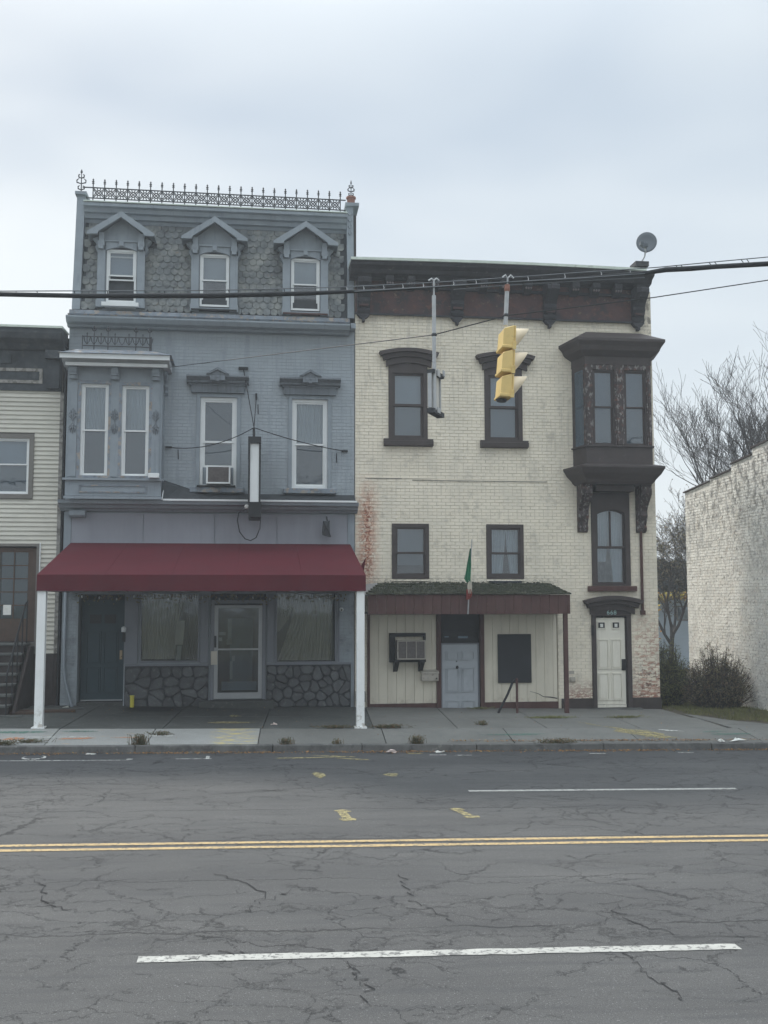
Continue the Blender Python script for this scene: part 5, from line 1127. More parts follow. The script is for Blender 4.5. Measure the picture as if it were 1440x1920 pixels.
MB().box(3.73, 4.12, -.16, -.002, .87, 1.04).build('body', 'mailbox', mbx, bevel=.012); MB().prism([(-.003, 1.041), (-.18, 1.041), (-.17, 1.07), (-.003, 1.12)], 'x', 3.72, 4.13).build('lid', 'mailbox', mbx)
MB().lathe([(.018, 0), (.018, -.02)], (4.07, -.16, .93), 8, 'y').build('lock', 'black', mbx)
fg = thing('furled_flag', (4.64, -1.1, 2.4), 'faded green, white and red flag furled on a pole fixed to the canopy fascia', 'flag')
MB().tube([(4.63, -1.04, 2.40), (4.66, -1.12, 3.2), (4.70, -1.22, 4.05)], [.016, .014, .010], 6).build('pole', 'galv', fg)
def cloth(name, pts, m):
    mb = MB(); n_ = 8; vs = []
    for z, xc, w_ in pts:
        for i in range(n_ + 1): vs.append((xc + w_ * (i / n_ - .5), -1.17 + .03 * math.sin(i * 2.1 + z * 3) , z))
    mb.add(vs, [(r_ * (n_ + 1) + i, r_ * (n_ + 1) + i + 1, (r_ + 1) * (n_ + 1) + i + 1, (r_ + 1) * (n_ + 1) + i) for r_ in range(len(pts) - 1) for i in range(n_)]); mb.build(name, m, fg, smooth=True)
cloth('green_cloth', [(3.85, 4.675, .03), (3.7, 4.66, .07), (3.5, 4.64, .11), (3.3, 4.62, .13), (3.18, 4.60, .15), (3.10, 4.63, .10)], 'flag_green')
cloth('white_cloth', [(3.14, 4.66, .08), (3.0, 4.65, .11), (2.85, 4.66, .07)], 'flag_white'); cloth('red_cloth', [(2.95, 4.63, .10), (2.85, 4.64, .13), (2.78, 4.63, .11), (2.72, 4.60, .05)], 'flag_red')
rl = thing('pipe_rail', (5.7, -1, .2), 'brown leaning pipe rail on two legs in front of the boarded window', 'rail')
MB().tube([(5.73, -1.0, gz(5.73, -1)), (5.73, -1.0, .98)], .028, 8).build('upright', 'maroon', rl)
MB().tube([(5.30, -1.0, gz(5.3, -1)), (5.52, -.98, .62), (5.66, -.97, .93), (5.73, -.97, .97)], .028, 8).build('leaning_leg', 'black', rl)
# litter leaning piece at awning end: small torn leaf of canvas
MB().add([(2.13, -1.9, 3.38), (2.27, -1.9, 3.62), (2.22, -1.9, 3.30), (2.14, -1.9, 3.22)], [(0, 1, 2, 3)]).build('canvas_scrap', 'awning', aw)
# wall box between buildings
MB().box(2.23, 2.44, -.18, -.015, .42, .66).build('utility_box', 'black', bevel=.01, label='black utility box low in the corner between the two buildings', cat='utility box')

# satellite dish
ds = thing('satellite_dish', (9.45, .35, 11.0), 'grey satellite dish on a bracket above the right end of the cream building', 'satellite dish')
def dishmesh():
    mb = MB(); c_ = Vector((9.51, .30, 11.54)); nrm = Vector((-.35, -.92, .25)).normalized(); u_ = Vector((.93, -.36, 0)).normalized(); v_ = nrm.cross(u_).normalized()
    rings = [(0.001, .0), (.10, .004), (.20, .02), (.28, .045), (.285, .035), (.28, .032), (.001, -.02)]
    n_ = 24
    for r_, h in rings:
        for j in range(n_):
            t = 2 * math.pi * j / n_; mb.v.append(tuple(c_ + u_ * r_ * .88 * math.cos(t) + v_ * r_ * 1.03 * math.sin(t) + nrm * h))
    for i in range(len(rings) - 1):
        for j in range(n_): mb.f.append((i * n_ + j, i * n_ + (j + 1) % n_, (i + 1) * n_ + (j + 1) % n_, (i + 1) * n_ + j))
    return mb
dishmesh().build('reflector', 'dish', ds, smooth=True)
MB().tube([(9.50, .30, 11.30), (9.40, .1, 11.26), (9.26, -.2, 11.33)], .018, 6).build('feed_arm', 'galv', ds)
MB().box(9.20, 9.33, -.26, -.12, 11.24, 11.34).box(9.15, 9.25, -.24, -.10, 11.29, 11.39).build('feed_horn', 'dish', ds, bevel=.01)
MB().tube([(9.38, .40, 11.04), (9.48, .36, 11.22), (9.50, .34, 11.45)], .02, 6).tube([(9.08, .35, 10.62), (9.34, .38, 10.98)], .022, 6).build('mast', 'galv', ds)

# ================================================================== SIDING HOUSE (left)
hs = thing('clapboard_house', (-7.5, 0, .4), 'ivory clapboard house with a sooty dark cornice and brown panelled double doors', 'building')
HH = [(-6.6, -5.03, 5.05, 6.34), (-6.75, -4.86, 1.80, 3.92)]
hw_ = wall_holes(MB(), -11, -4.40, .1, 8.7, .05, .3, HH).build('wall', 'taupe', hs)
MB().box(-11, -10.8, .31, 9, .1, 8.7).box(-4.5, -4.3, .31, 9, .1, 8.7).box(-10.79, -4.51, 8.8, 9, .1, 8.7).box(-10.79, -4.51, .31, 8.79, 8.4, 8.5).box(-10.79, -4.51, .31, 8.79, 4.3, 4.4).box(-10.79, -4.51, 3, 3.1, .3, 8.39).build('side_wall', 'inside', hs)
z = 1.56
while z < 7.42:
    zt = z + .1
    segs = [(-10.95, -4.44)]
    for h in ((-6.7, -4.98, 4.97, 6.42), (-6.85, -4.80, 1.5, 3.97)):
        if h[2] < (z + zt) / 2 < h[3]: segs = [s_ for a, b in segs for s_ in ((a, h[0]), (h[1], b))]
    for a, b in segs: MB().prism([(.048, z), (.018, z + .004), (.018, z - .006), (.042, zt - .004), (.048, zt)][:0] + [(.049, z - .008), (.012, z - .008), (.010, z + .004), (.036, zt - .001), (.049, zt - .001)], 'x', a, b).build('clapboard', 'clapboard', hw_)
    z = zt
MB().box(-4.44, -4.36, -.005, .05, 1.56, 7.36).build('corner_board', 'sooty_frame', hs)
MB().box(-4.355, -4.315, -.05, .10, .4, 7.9).build('corner_pipe', 'black', hs)
MB().box(-4.44, -4.37, .012, .048, .4, 1.55).box(-4.86, -4.441, .0, .048, .4, 1.55).box(-11, -6.75, .0, .048, .4, 1.55).build('base_wall', 'stucco_brown', hs)
MB().box(-11, -4.42, -.02, .049, 7.40, 8.45).build('frieze', 'sooty', hs)
MB().prism([(-.021, 8.30), (-.12, 8.32), (-.22, 8.42), (-.40, 8.50), (-.46, 8.62), (-.46, 8.72), (.3, 8.76), (.3, 8.46), (-.021, 8.46)], 'x', -11, -4.36).build('cornice', 'sooty', hs)
MB().prism([(-.50, 8.722), (.3, 8.77), (.3, 8.81), (-.50, 8.77)], 'x', -11, -4.34).build('roof_edge', 'roof_edge', hs)
MB().ring(-6.6, -4.83, 7.56, 7.90, .07, -.05, -.022).build('frieze_panel', 'sooty_frame', hs)
MB().box(-4.72, -4.45, -.10, -.022, 7.45, 8.29).box(-4.75, -4.42, -.24, -.101, 8.1, 8.29).build('bracket', 'sooty', hs)
MB().box(-5.76, -5.52, -.08, -.022, 8.0, 8.20).build('frieze_block', 'sooty', hs)
MB().ring(-6.7, -4.98, 4.97, 6.42, .10, -.01, .10).build('window_trim', 'taupe', hs)
window(hs, -6.6, -5.08, 5.07, 6.32, .02, 'vinyl_white', 'vinyl_white', .035, .03, 5.74, ('blind', 'blind_mid'), label='wide white window half out of the picture')
MB().ring(-6.85, -4.80, 1.70, 3.97, .06, -.01, .10, wb=.02).build('door_trim', 'taupe', hs)
MB().box(-4.797, -4.775, -.015, .047, 1.7, 3.99).build('trim_edge', 'vinyl_white', hs)
for k, (a, b) in enumerate(((-6.78, -5.83), (-5.82, -4.87))):
    d_ = MB().ring(a, b, 1.82, 3.88, .17, .06, .11, wb=.50, wt=.10).build('door', 'wood_brown', hs)
    pane(d_, a + .165, b - .165, 2.3, 3.79, .09, 'glass_dark')
    cx = (a + b) / 2
    MB().box(cx - .012, cx + .012, .07, .10, 2.32, 3.78).build('muntin', 'wood_brown', d_)
    for j in range(1, 5): MB().box(a + .17, b - .17, .072, .099, 2.32 + j * .292 - .012, 2.32 + j * .292 + .012).build('muntin', 'wood_brown', d_)
    MB().box(a + .2, b - .2, .14, .15, 2.3, 3.8).build('curtain', 'blind_mid', d_)
MB().box(-5.55, -5.38, .05, .058, 2.4, 2.62).build('notice', 'paper', bpy.data.objects['door.001'])
MB().box(-5.90, -5.84, -.0, .058, 2.85, 3.1).build('door_handle', 'black', bpy.data.objects['door.001'])
# stoop
stp = thing('stone_stoop', (-6, -1, .4), 'dark stone steps with black iron handrail, rising to the brown double doors', 'steps')
nst = 7; z_ = gz(-5.5, -1.5)
for k in range(nst):
    zt = 1.80 - k * (1.80 - z_) / nst; yf = -.25 - k * .22
    x1s = -4.95 if k < 7 else -4.9
    MB().box(-7.0, x1s, yf - .26 if k == 0 else yf - .25, yf + (.30 if k == 0 else -.0), zt - .05, zt).build('tread', 'step_stone', stp, bevel=.008)
    MB().box(-6.98, x1s - .02, yf - .20, yf - .0, zt - (1.80 - z_) / nst + .001, zt - .052).build('riser', 'stucco_brown', stp)
MB().prism([(.0, .2), (-1.62, .2), (-1.62, .45), (-.3, 1.72), (.0, 1.72)], 'x', -4.92, -4.86).build('side_panel', 'stucco_brown', stp)
MB().tube([(-4.98, -.2, 2.70), (-4.98, -.4, 2.62), (-4.98, -1.85, 1.25), (-4.98, -1.95, 1.1)], .02, 6).build('handrail', 'black', stp)
for y, z1_ in ((-.2, 2.7), (-.6, 2.44), (-1.0, 2.06), (-1.4, 1.69), (-1.85, 1.25)):
    MB().tube([(-4.98, y, z1_), (-4.98, y, z1_ - (.9 if y > -1.8 else .85))], .014, 5).build('baluster', 'black', stp)
# planks lying by the steps
for i, (x, y, L_, w_, an) in enumerate(((-4.3, -.75, 1.3, .16, .25), (-4.5, -1.2, 1.5, .18, .12), (-5.2, -1.9, 1.1, .14, .05), (-4.9, -1.5, .9, .2, .2))):
    c_, s_ = math.cos(an), math.sin(an); q = [(-L_ / 2, -w_ / 2), (L_ / 2, -w_ / 2), (L_ / 2, w_ / 2), (-L_ / 2, w_ / 2)]; P = [(x + a * c_ - b * s_, y + a * s_ + b * c_) for a, b in q]
    MB().hexa([(p[0], p[1], gz(*p) + .006) for p in P] + [(p[0], p[1], gz(*p) + .03 + .02 * (i % 2)) for p in P]).build('plank', 'wood_brown' if i % 2 else 'step_stone', label=('dark plank nearest the drainpipe, on the pavement beside the stoop', 'brown weathered plank lying between two others by the left awning post', 'dark plank farthest left, lying in front of the stone steps', 'short brown plank at the foot of the stone steps')[i], cat='plank', group='planks lying beside the stoop')

# ================================================================== WHITE BRICK BUILDING (right)
wbd = thing('white_brick_building', (13, 1.5, 0), 'neighbouring building with a stepped side wall of peeling white brick', 'building')
steps_ = [(-5.0, -.6, 6.62), (-.6, .10, 6.42), (.10, 1.24, 6.18), (1.24, 2.46, 5.96), (2.46, 4.10, 5.78)]
m_ = MB()
for a, b, zt in steps_: m_.box(12.0, 12.35, a + .0005, b - .0005, -.5, zt)
m_ = MB()
prof2 = [(4.10, -.5)] ; 
for a, b, zt in reversed(steps_): prof2 += [(b, zt), (a, zt)]
prof2 += [(-5.0, -.5)]
# tidy duplicates and slope of each step
pp = [(4.10, -.5), (4.10, 5.72), (2.47, 5.86), (2.45, 5.92), (1.25, 6.00), (1.23, 6.15), (.12, 6.24), (.10, 6.40), (-.7, 6.46), (-.72, 6.62), (-5, 6.7), (-5, -.5)]
wl = MB().prism(pp, 'x', 12.0, 12.35).build('wall', 'white_mortar', wbd)
hol = [(2.46, 4.2, 5.70, 9), (1.24, 2.46, 5.92, 9), (.11, 1.24, 6.14, 9), (-.71, .11, 6.38, 9), (-5.1, -.71, 6.6, 9)]
bricks(wl, 'white_brick', -1.6, 4.10, -.3, 6.62, 12.0, hol, (-1, 2.5), 300, proud=.011, axis='x', jit=.005)
MB().box(12.36, 18, -5, -4.8, -.5, 6.4).box(12.36, 18, 3.9, 4.1, -.5, 5.4).build('end_wall', 'white_mortar', wbd)
MB().hexa([(12.36, -5, 6.3), (18, -5, 6.3), (18, 4.1, 5.4), (12.36, 4.1, 5.4), (12.36, -5, 6.35), (18, -5, 6.35), (18, 4.1, 5.45), (12.36, 4.1, 5.45)]).build('roof', 'shingle_dark', wbd)
for (ya, za), (yb2, zb2) in (((4.14, 5.722), (2.47, 5.862)), ((2.46, 5.922), (1.25, 6.002)), ((1.24, 6.152), (.12, 6.242)), ((.11, 6.402), (-.7, 6.462)), ((-.71, 6.622), (-5, 6.702))):
    MB().hexa([(11.95, ya, za), (11.95, yb2, zb2), (12.40, yb2, zb2), (12.40, ya, za), (11.95, ya, za + .035), (11.95, yb2, zb2 + .035), (12.40, yb2, zb2 + .035), (12.40, ya, za + .035)]).build('coping', 'stucco_brown', wbd)

# ================================================================== BACKGROUND IN THE GAP
bgb = thing('distant_building', (20, 24, 0), 'pale blue-grey building far behind the vacant lot', 'building')
bw = wall_holes(MB(), 14, 28, -1, 3.05, 22, 22.3, [(19.3, 21.5, 1.75, 2.45), (16.2, 17.6, 1.75, 2.45)]).build('wall', 'bg_wall', bgb)
for a in (19.3, 16.2):
    b = a + (2.2 if a > 19 else 1.4); f_ = MB().ring(a + .002, b - .002, 1.752, 2.448, .06, 21.98, 22.1).build('window', 'taupe', bgb); pane(f_, a + .05, b - .05, 1.8, 2.4, 22.03)
MB().box(14, 28, 22.31, 30, 2.9, 3.05).box(14, 28, 23.5, 23.6, -1, 2.89).build('roof', 'bg_wall', bgb)
for k in range(27):
    for x0_, x1_ in ((14.0, 16.1), (17.7, 19.2), (21.6, 28)) if 2.75 > (k * .15 - 1) + .15 > 1.7 else ((14.0, 28.0),): MB().prism([(21.998, k * .15 - 1), (21.97, k * .15 - 1), (21.985, k * .15 - .852), (21.998, k * .15 - .852)], 'x', x0_, x1_).build('siding_board', 'bg_wall', bw)

def leaves(mb, c_, rx, ry, rz, n, s0, s1, hollow=.0, rr=R):
    for _ in range(n):
        while True:
            a, b, d = rr.uniform(-1, 1), rr.uniform(-1, 1), rr.uniform(-1, 1); q = a * a + b * b + d * d
            if hollow < q < 1: break
        x, y, z = c_[0] + a * rx, c_[1] + b * ry, c_[2] + d * rz; s_ = rr.uniform(s0, s1)
        u = Vector((rr.uniform(-1, 1), rr.uniform(-1, 1), rr.uniform(-1, 1))).normalized(); v = u.orthogonal().normalized() * s_ * .55; u = u * s_; p = Vector((x, y, z))
        mb.add([p - u, p + v, p + u, p - v], [(0, 1, 2, 3)])
    return mb
# hedge of dark evergreens, autumn shrubs
ev = thing('evergreen_hedge', (18.5, 19, 0), 'dark evergreen mass behind the lot, above the pale building', 'hedge')
MB().tube([(18.5, 26.0, 0), (18.6, 26.0, 3)], .2, 6).build('trunk', 'bark', ev)
mb = MB()
for i in range(16): leaves(mb, (17.5 + i * .55, 26.5, 3.7 + R.uniform(-.2, .25)), .8, .8, .9, 700, .08, .2)
mb.build('crown', 'evergreen', ev, smooth='keep')
vn = thing('autumn_vine', (18.2, 20.5, 0), 'yellow and orange autumn vine on the pale distant building', 'vine')
mb = MB()
for i in range(40):
    leaves(mb, (16.5 + i * .12, 21.7, 2.85 + R.uniform(-.15, .2)), .25, .2, .12, 28, .05, .11)
for i in range(40): leaves(mb, (17.55 + R.uniform(-.4, .35) - .3 * (i % 2), 20.8, R.uniform(-.2, 2.9)), .22, .2, .25, 22, .05, .10)
mb.build('foliage', 'autumn', vn, smooth='keep')
MB().tube([(17.5, 20.9, -.5), (17.6, 20.9, 1), (17.5, 21.4, 2.9)], .03, 5).build('stem', 'bark', vn)

# bare trees
def grow(mb, p, d, ln, r_, depth, rr, leafmb=None, spread=.55, up=.12, droop=0):
    n_ = 4 if depth > 1 else 3; pts = [p.copy()]; rs = [r_]; dd_ = d.copy()
    for i in range(n_):
        dd_ = (dd_ + Vector((rr.uniform(-1, 1), rr.uniform(-1, 1), rr.uniform(-1, 1))) * .16 + Vector((0, 0, up - droop * (3 - depth) * .1))).normalized()
        pts.append(pts[-1] + dd_ * ln / n_); rs.append(max(.0055, r_ * (1 - .42 * (i + 1) / n_)))
    mb.tube(pts, rs, 6 if depth > 3 else (4 if depth > 1 else 3))
    if leafmb is not None and depth <= 1:
        for q in pts[1:]:
            if rr.random() < .5:
                u = Vector((rr.uniform(-1, 1), rr.uniform(-1, 1), -rr.random())).normalized() * .05; v = u.orthogonal().normalized() * .025
                leafmb.add([q, q + u * .6 + v, q + u * 1.4, q + u * .6 - v], [(0, 1, 2, 3)])
    if depth == 0: return
    k = rr.choice((3, 3, 4)) if depth > 1 else rr.choice((3, 4, 5))
    for i in range(k):
        t = rr.uniform(.35, 1.0) if i else 1.0; idx = min(n_, max(1, int(t * n_))); base = pts[idx]
        ax = Vector((rr.uniform(-1, 1), rr.uniform(-1, 1), rr.uniform(-.4, .6))).normalized()
        nd = (dd_ + ax * spread * rr.uniform(.6, 1.3)).normalized()
        grow(mb, base, nd, ln * rr.uniform(.58, .8), rs[idx] * (.62 if i else .8), depth - 1, rr, leafmb, spread, up, droop)
def tree(name, x, y, h, r_, lab, seed, depth=5, lean=(0, 0), spread=.6, up=.12, leafm=None, group=None, droop=0, first=.35, limbs=5, lk=.27):
    rr = random.Random(seed); z = gz(x, min(y, 30)) - .1; t = thing(name, (x, y, z), lab, 'tree', group)
    tr_ = MB(); p0 = Vector((x, y, z)); p1 = Vector((x + lean[0], y + lean[1], z + h * first)); tr_.tube([p0, p0.lerp(p1, .5) + Vector((.05, 0, 0)), p1], [r_, r_ * .85, r_ * .75], 8); tr_.build('trunk', 'bark', t, smooth=True)
    cr2 = MB(); lf = MB() if leafm else None
    for i in range(limbs):
        a = i * 6.28 / limbs + rr.uniform(-.4, .4); grow(cr2, p1 - Vector((0, 0, .2 * i)), Vector((math.cos(a) * .62 + lean[0] * .2, math.sin(a) * .62, 1)).normalized(), h * lk, r_ * .55, depth, rr, lf, spread, up, droop)
    cr2.build('crown', 'twig', t, smooth='keep')
    if lf and lf.v: lf.build('leaves', leafm, t, smooth='keep')
tree('bare_tree', 20.2, 11, 14.0, .34, 'big bare tree with upright limbs behind the right-hand white wall', 3, 6, (-.5, 0), .68, .09, limbs=6, lk=.26, first=.22)
tree('bare_tree', 17.6, 13.5, 9.0, .15, 'smaller bare tree with fine twigs, left of the big bare tree', 11, 5, (-.2, 0), .62, .08, 'shrub_leaf', limbs=5, first=.22)
tree('bare_tree', 15.9, 15, 7.6, .12, 'slender bare tree with clinging dead leaves close beside the cream building corner', 21, 5, (.2, 0), .62, .03, 'shrub_leaf', droop=.5, limbs=4, first=.22)
tree('bare_tree', 20.2, 19, 9.0, .13, 'thin bare tree farthest back, seen between the two walls', 33, 4, (0, 0), .62, .06, 'shrub_leaf', limbs=6, first=.2)

# bushes in front of the white wall
def bush(name, x, y, rx, ry, h, lab, seed, nst, lm, nl, tm='twig'):
    rr = random.Random(seed); z = gz(x, y) - .03; t = thing(name, (x, y, z), lab, 'bush'); mb = MB(); lf = MB()
    for i in range(nst):
        a = rr.uniform(0, 6.28); q = math.sqrt(rr.random()); tx, ty = math.cos(a) * q, math.sin(a) * q
        ln = h * math.sqrt(max(.03, 1.08 - q * q)) * rr.uniform(.45, 1.08); p0 = Vector((x + tx * rx * .45, y + ty * ry * .45, z)); p3 = Vector((x + tx * rx * rr.uniform(.8, 1.12), y + ty * ry, z + ln)); mid = p0.lerp(p3, .5) + Vector((rr.uniform(-.08, .08), rr.uniform(-.08, .08), ln * .12))
        mb.tube([p0, mid, p3], [.010, .007, .003], 3)
        for k in range(7):
            u = rr.uniform(.12, 1); s_ = p0.lerp(mid, u * 2) if u < .5 else mid.lerp(p3, u * 2 - 1)
            e = s_ + Vector((rr.uniform(-1, 1), rr.uniform(-1, 1), rr.uniform(-.3, 1))).normalized() * rr.uniform(.08, .26); mb.tube([s_, s_.lerp(e, .5) + Vector((0, 0, .02)), e], [.004, .003, .002], 3)
            for _ in range(nl):
                c_ = s_.lerp(e, rr.random()) + Vector((rr.gauss(0, .02), rr.gauss(0, .02), rr.gauss(0, .02))); uu = Vector((rr.uniform(-1, 1), rr.uniform(-1, 1), rr.uniform(-1, 1))).normalized(); vv = uu.orthogonal().normalized() * .010; uu *= rr.uniform(.014, .028)
                lf.add([c_ - uu, c_ + vv, c_ + uu, c_ - vv], [(0, 1, 2, 3)])
    mb.build('stems', tm, t, smooth='keep'); lf.build('foliage', lm, t, smooth='keep')
bush('shrub', 10.15, 1.3, .72, .55, 1.50, 'dense olive-green shrub against the corner of the cream building', 5, 520, 'shrub_green', 5)
bush('shrub', 11.15, .55, .95, .6, 1.45, 'brown twiggy shrub with arching stems before the white wall', 6, 560, 'shrub_leaf', 4)

# grass on the lot
gb = MB(); poly = lambda x, y: (x > 9.55 and y > -.3) or (x > 9.75 and y > -1.2) or (x > 10.15 and y > -2.15) or (x > 10.8 and y > -2.88)
for i in range(26000):
    x = 9.5 + 5.5 * R.random(); y = -2.9 + 7.5 * R.random() ** 1.4
    if not poly(x + R.uniform(-.12, .12), y) or x > 11.97 + R.random() * .02 and y > -5: continue
    z = gz(x, y) - .015; h = R.uniform(.03, .10); a = R.uniform(0, 6.28); dx, dy = math.cos(a) * .006, math.sin(a) * .006; lx, ly = R.uniform(-.04, .04), R.uniform(-.04, .04)
    gb.add([(x - dx, y - dy, z), (x + dx, y + dy, z), (x + lx, y + ly, z + h)], [(0, 1, 2)])
gb.build('grass', 'grass', kind='stuff', smooth='keep', label='dry green grass growing on the vacant lot', cat='grass')
# leaf litter in the gutter and along cracks
lb = MB()
def lit(x, y, s_):
    z = gz(x, y) + R.uniform(.006, .03); a = R.uniform(0, 6.28); c_, q = math.cos(a) * s_, math.sin(a) * s_
    lb.add([(x - c_, y - q, z), (x + q * .5, y - c_ * .5, z + R.uniform(0, .015)), (x + c_, y + q, z + R.uniform(0, .012)), (x - q * .5, y + c_ * .5, z)], [(0, 1, 2, 3)])
for i in range(5200):
    x = R.uniform(-6.5, 12.5)
    if R.random() < .35 + .3 * math.sin(x * 1.7) + .2 * math.sin(x * 4.1): continue
    lit(x, -4.80 - abs(R.gauss(0, .07)), R.uniform(.006, .022))
for i in range(1400): lit(R.choice((R.uniform(5.8, 12), R.uniform(3.5, 8.5))), -4.55 + abs(R.gauss(0, .05)), R.uniform(.008, .02))
for i in range(260): lit(R.uniform(-6, 12), R.uniform(-4.5, -.2), R.uniform(.006, .018))
lb.build('fallen_leaves', 'leaf_litter', kind='stuff', smooth='keep', label='fallen brown and orange leaves collected in the gutter', cat='leaves')
def weed(x, y, w_, h, lab, n=90, m='weed'):
    mb = MB(); z = gz(x, y)
    for i in range(n):
        a, b = x + R.gauss(0, w_ / 2.6), y + R.gauss(0, .035); e = Vector((a + R.gauss(0, w_ * .2), b + R.gauss(0, .05), z + h * R.uniform(.3, 1))); p = Vector((a, b, z))
        mb.tube([p, p.lerp(e, .6) + Vector((0, 0, .01)), e], [.004, .004, .001], 3)
        u = Vector((R.uniform(-1, 1), R.uniform(-1, 1), R.uniform(-.5, 1))).normalized() * .018; v = u.orthogonal().normalized() * .008; mb.add([e - u, e + v, e + u, e - v], [(0, 1, 2, 3)])
    mb.build('weed', m, smooth='keep', label=lab, cat='weed', group='weeds in the pavement joints')
weed(-2.05, -4.62, .17, .19, 'bushy withered weed on the kerb in front of the floor mat', 130)
weed(-4.55, -4.6, .55, .09, 'low dark weed mat on the kerb at the far left', 160); weed(-3.95, -4.45, .4, .07, 'flat weed patch beside the low mat, left kerb', 90)
weed(-1.75, -3.95, .22, .07, 'small weed in the slab joint near the left marks', 80)
weed(.55, -4.66, .16, .12, 'small weed on the kerb below the grey stone wall', 70); weed(1.45, -4.66, .10, .10, 'tiny weed on the kerb left of the right awning post', 40)
weed(1.5, -3.42, .4, .05, 'low weeds along the slab joint left of the right awning post', 120); weed(2.55, -3.42, .45, .07, 'low weeds along the slab joint right of the right awning post', 160)
weed(2.9, -4.66, .15, .15, 'withered weed on the kerb in front of the cream shopfront', 130); weed(4.5, -3.0, .15, .09, 'lone brown weed midway on the pavement', 60)
weed(5.55, -4.66, .5, .09, 'weed strip on the kerb before the boarded window', 120); weed(6.2, -1.9, .55, .05, 'flat green weeds on the pavement by the canopy post', 140, 'grass'); weed(7.9, -1.8, .4, .05, 'flat green weeds on the pavement before the cream door', 110, 'grass')
weed(5.05, -.25, .35, .05, 'green tuft at the foot of the grey door', 70, 'grass')
def crumple(x, y, s_, lab, m='pink_litter', f=1.7):
    mb = MB(); z = gz(x, y); n_ = 9
    vs = [(x + R.gauss(0, s_ * f * .5), y + R.gauss(0, s_ * .4), z + abs(R.gauss(0, s_ * .35)) + .004) for _ in range(n_ * 2)]
    mb.add(vs, [(i, i + 1, i + 2) for i in range(n_ * 2 - 2)] + [(i, i + 2, (i + 5) % (n_ * 2)) for i in range(n_ * 2 - 2)]); mb.build('litter', m, smooth='keep', label=lab, cat='litter', group='litter along the kerb')
crumple(2.4, -4.93, .10, 'crumpled pinkish paper in the gutter below the right awning post'); crumple(8.75, -4.62, .10, 'white paper cup and scrap on the kerb at the right', 'paper', 1)
crumple(9.05, -4.6, .10, 'crumpled white wrapper on the kerb at the far right', 'paper', 1.2); crumple(3.3, -4.9, .06, 'small white scrap in the gutter under the grey door', 'paper')
crumple(.35, -3.0, .05, 'small pink scrap on the pavement below the stone wall'); crumple(-2.85, -4.9, .05, 'white scrap in the gutter by the left weed', 'paper'); crumple(-4.0, -.6, .06, 'white scrap at the foot of the blue pier', 'paper')

# ================================================================== TRAFFIC SIGNAL, SIGN AND WIRES OVER THE ROAD
YS = -10.5
cw_ = thing('span_cable', (1.8, YS, 6.6), 'thick black cable bundle with a thin messenger wire crossing the street', 'cable')
P1 = [(-40, 8.2), (-20, 7.05), (-10, 6.58), (-3.19, 6.47), (-2.17, 6.485), (-.6, 6.545), (.6, 6.62), (1.72, 6.71), (2.24, 6.765), (3.2, 6.86), (4.2, 6.96), (5.15, 7.07), (5.4, 7.12), (5.75, 7.15), (6.1, 7.19), (6.85, 7.26), (10, 7.68), (20, 9.2), (40, 13)]
rr_ = [.03] * 5 + [.033, .030, .017, .013, .012, .014, .028, .036, .036, .034, .036, .036, .036, .036]
MB().tube([(x, YS + .0, z) for x, z in P1], rr_, 8).build('cable_bundle', 'cable', cw_, smooth=True)
P2 = [(-40, 8.3), (-20, 7.12), (-10, 6.64), (-3.19, 6.515), (-.6, 6.62), (1.0, 6.72), (2.24, 6.83), (3.2, 6.93), (4.2, 7.04), (5.25, 7.15), (6.0, 7.25), (6.85, 7.36), (10, 7.8), (20, 9.4), (40, 13.3)]
MB().tube([(x, YS + .02, z) for x, z in P2], .0075, 5).build('messenger_wire', 'wire', cw_)
MB().tube([(x, YS - .02, z) for x, z in ((1.2, 6.66), (2.24, 6.76), (3.2, 6.86), (4.2, 6.95), (5.1, 7.05))], .008, 5).tube([(2.5, YS, 6.74), (3.2, YS + .03, 6.83), (4.0, YS, 6.9), (5.1, YS, 7.0)], .008, 5).build('extra_wire', 'wire', cw_)
zi = lambda x, P: interp(x, P)
for k, x in enumerate([-3.0, -2.75, -2.3, -1.9, -1.2, -.4, .3, .85, 1.1, 1.32, 1.58, 1.83, 2.1, 2.5, 2.8, 3.5, 4.0, 4.5, 4.9, 5.55, 5.62, 6.02, 6.10, 6.48, 6.56]):
    q = .025 if x > 5.4 else .008
    MB().tube([(x, YS, zi(x, P1)), (x + q, YS + .01, (zi(x, P1) + zi(x, P2)) / 2), (x, YS + .02, zi(x, P2))], .0055, 4).build('tie', 'galv' if .8 < x < 5 else 'cable', cw_)
tw = thing('tether_wire', (2, YS, 6.2), 'thin tether wire running from the bay roof of the blue building past sign and signal', 'wire')
MB().tube([(-1.97, -.7, 7.86), (2.24, YS, 6.13), (3.22, YS, 6.42)], .0075, 5).tube([(3.22, YS, 6.42), (5.21, YS, 6.73), (6.84, YS, 7.03), (20, YS, 9.4), (40, YS, 13)], .0075, 5).build('wire', 'cable', tw)
def rotz(o, ex, ey=0, ez=0): o.rotation_euler = (ex, ey, ez)
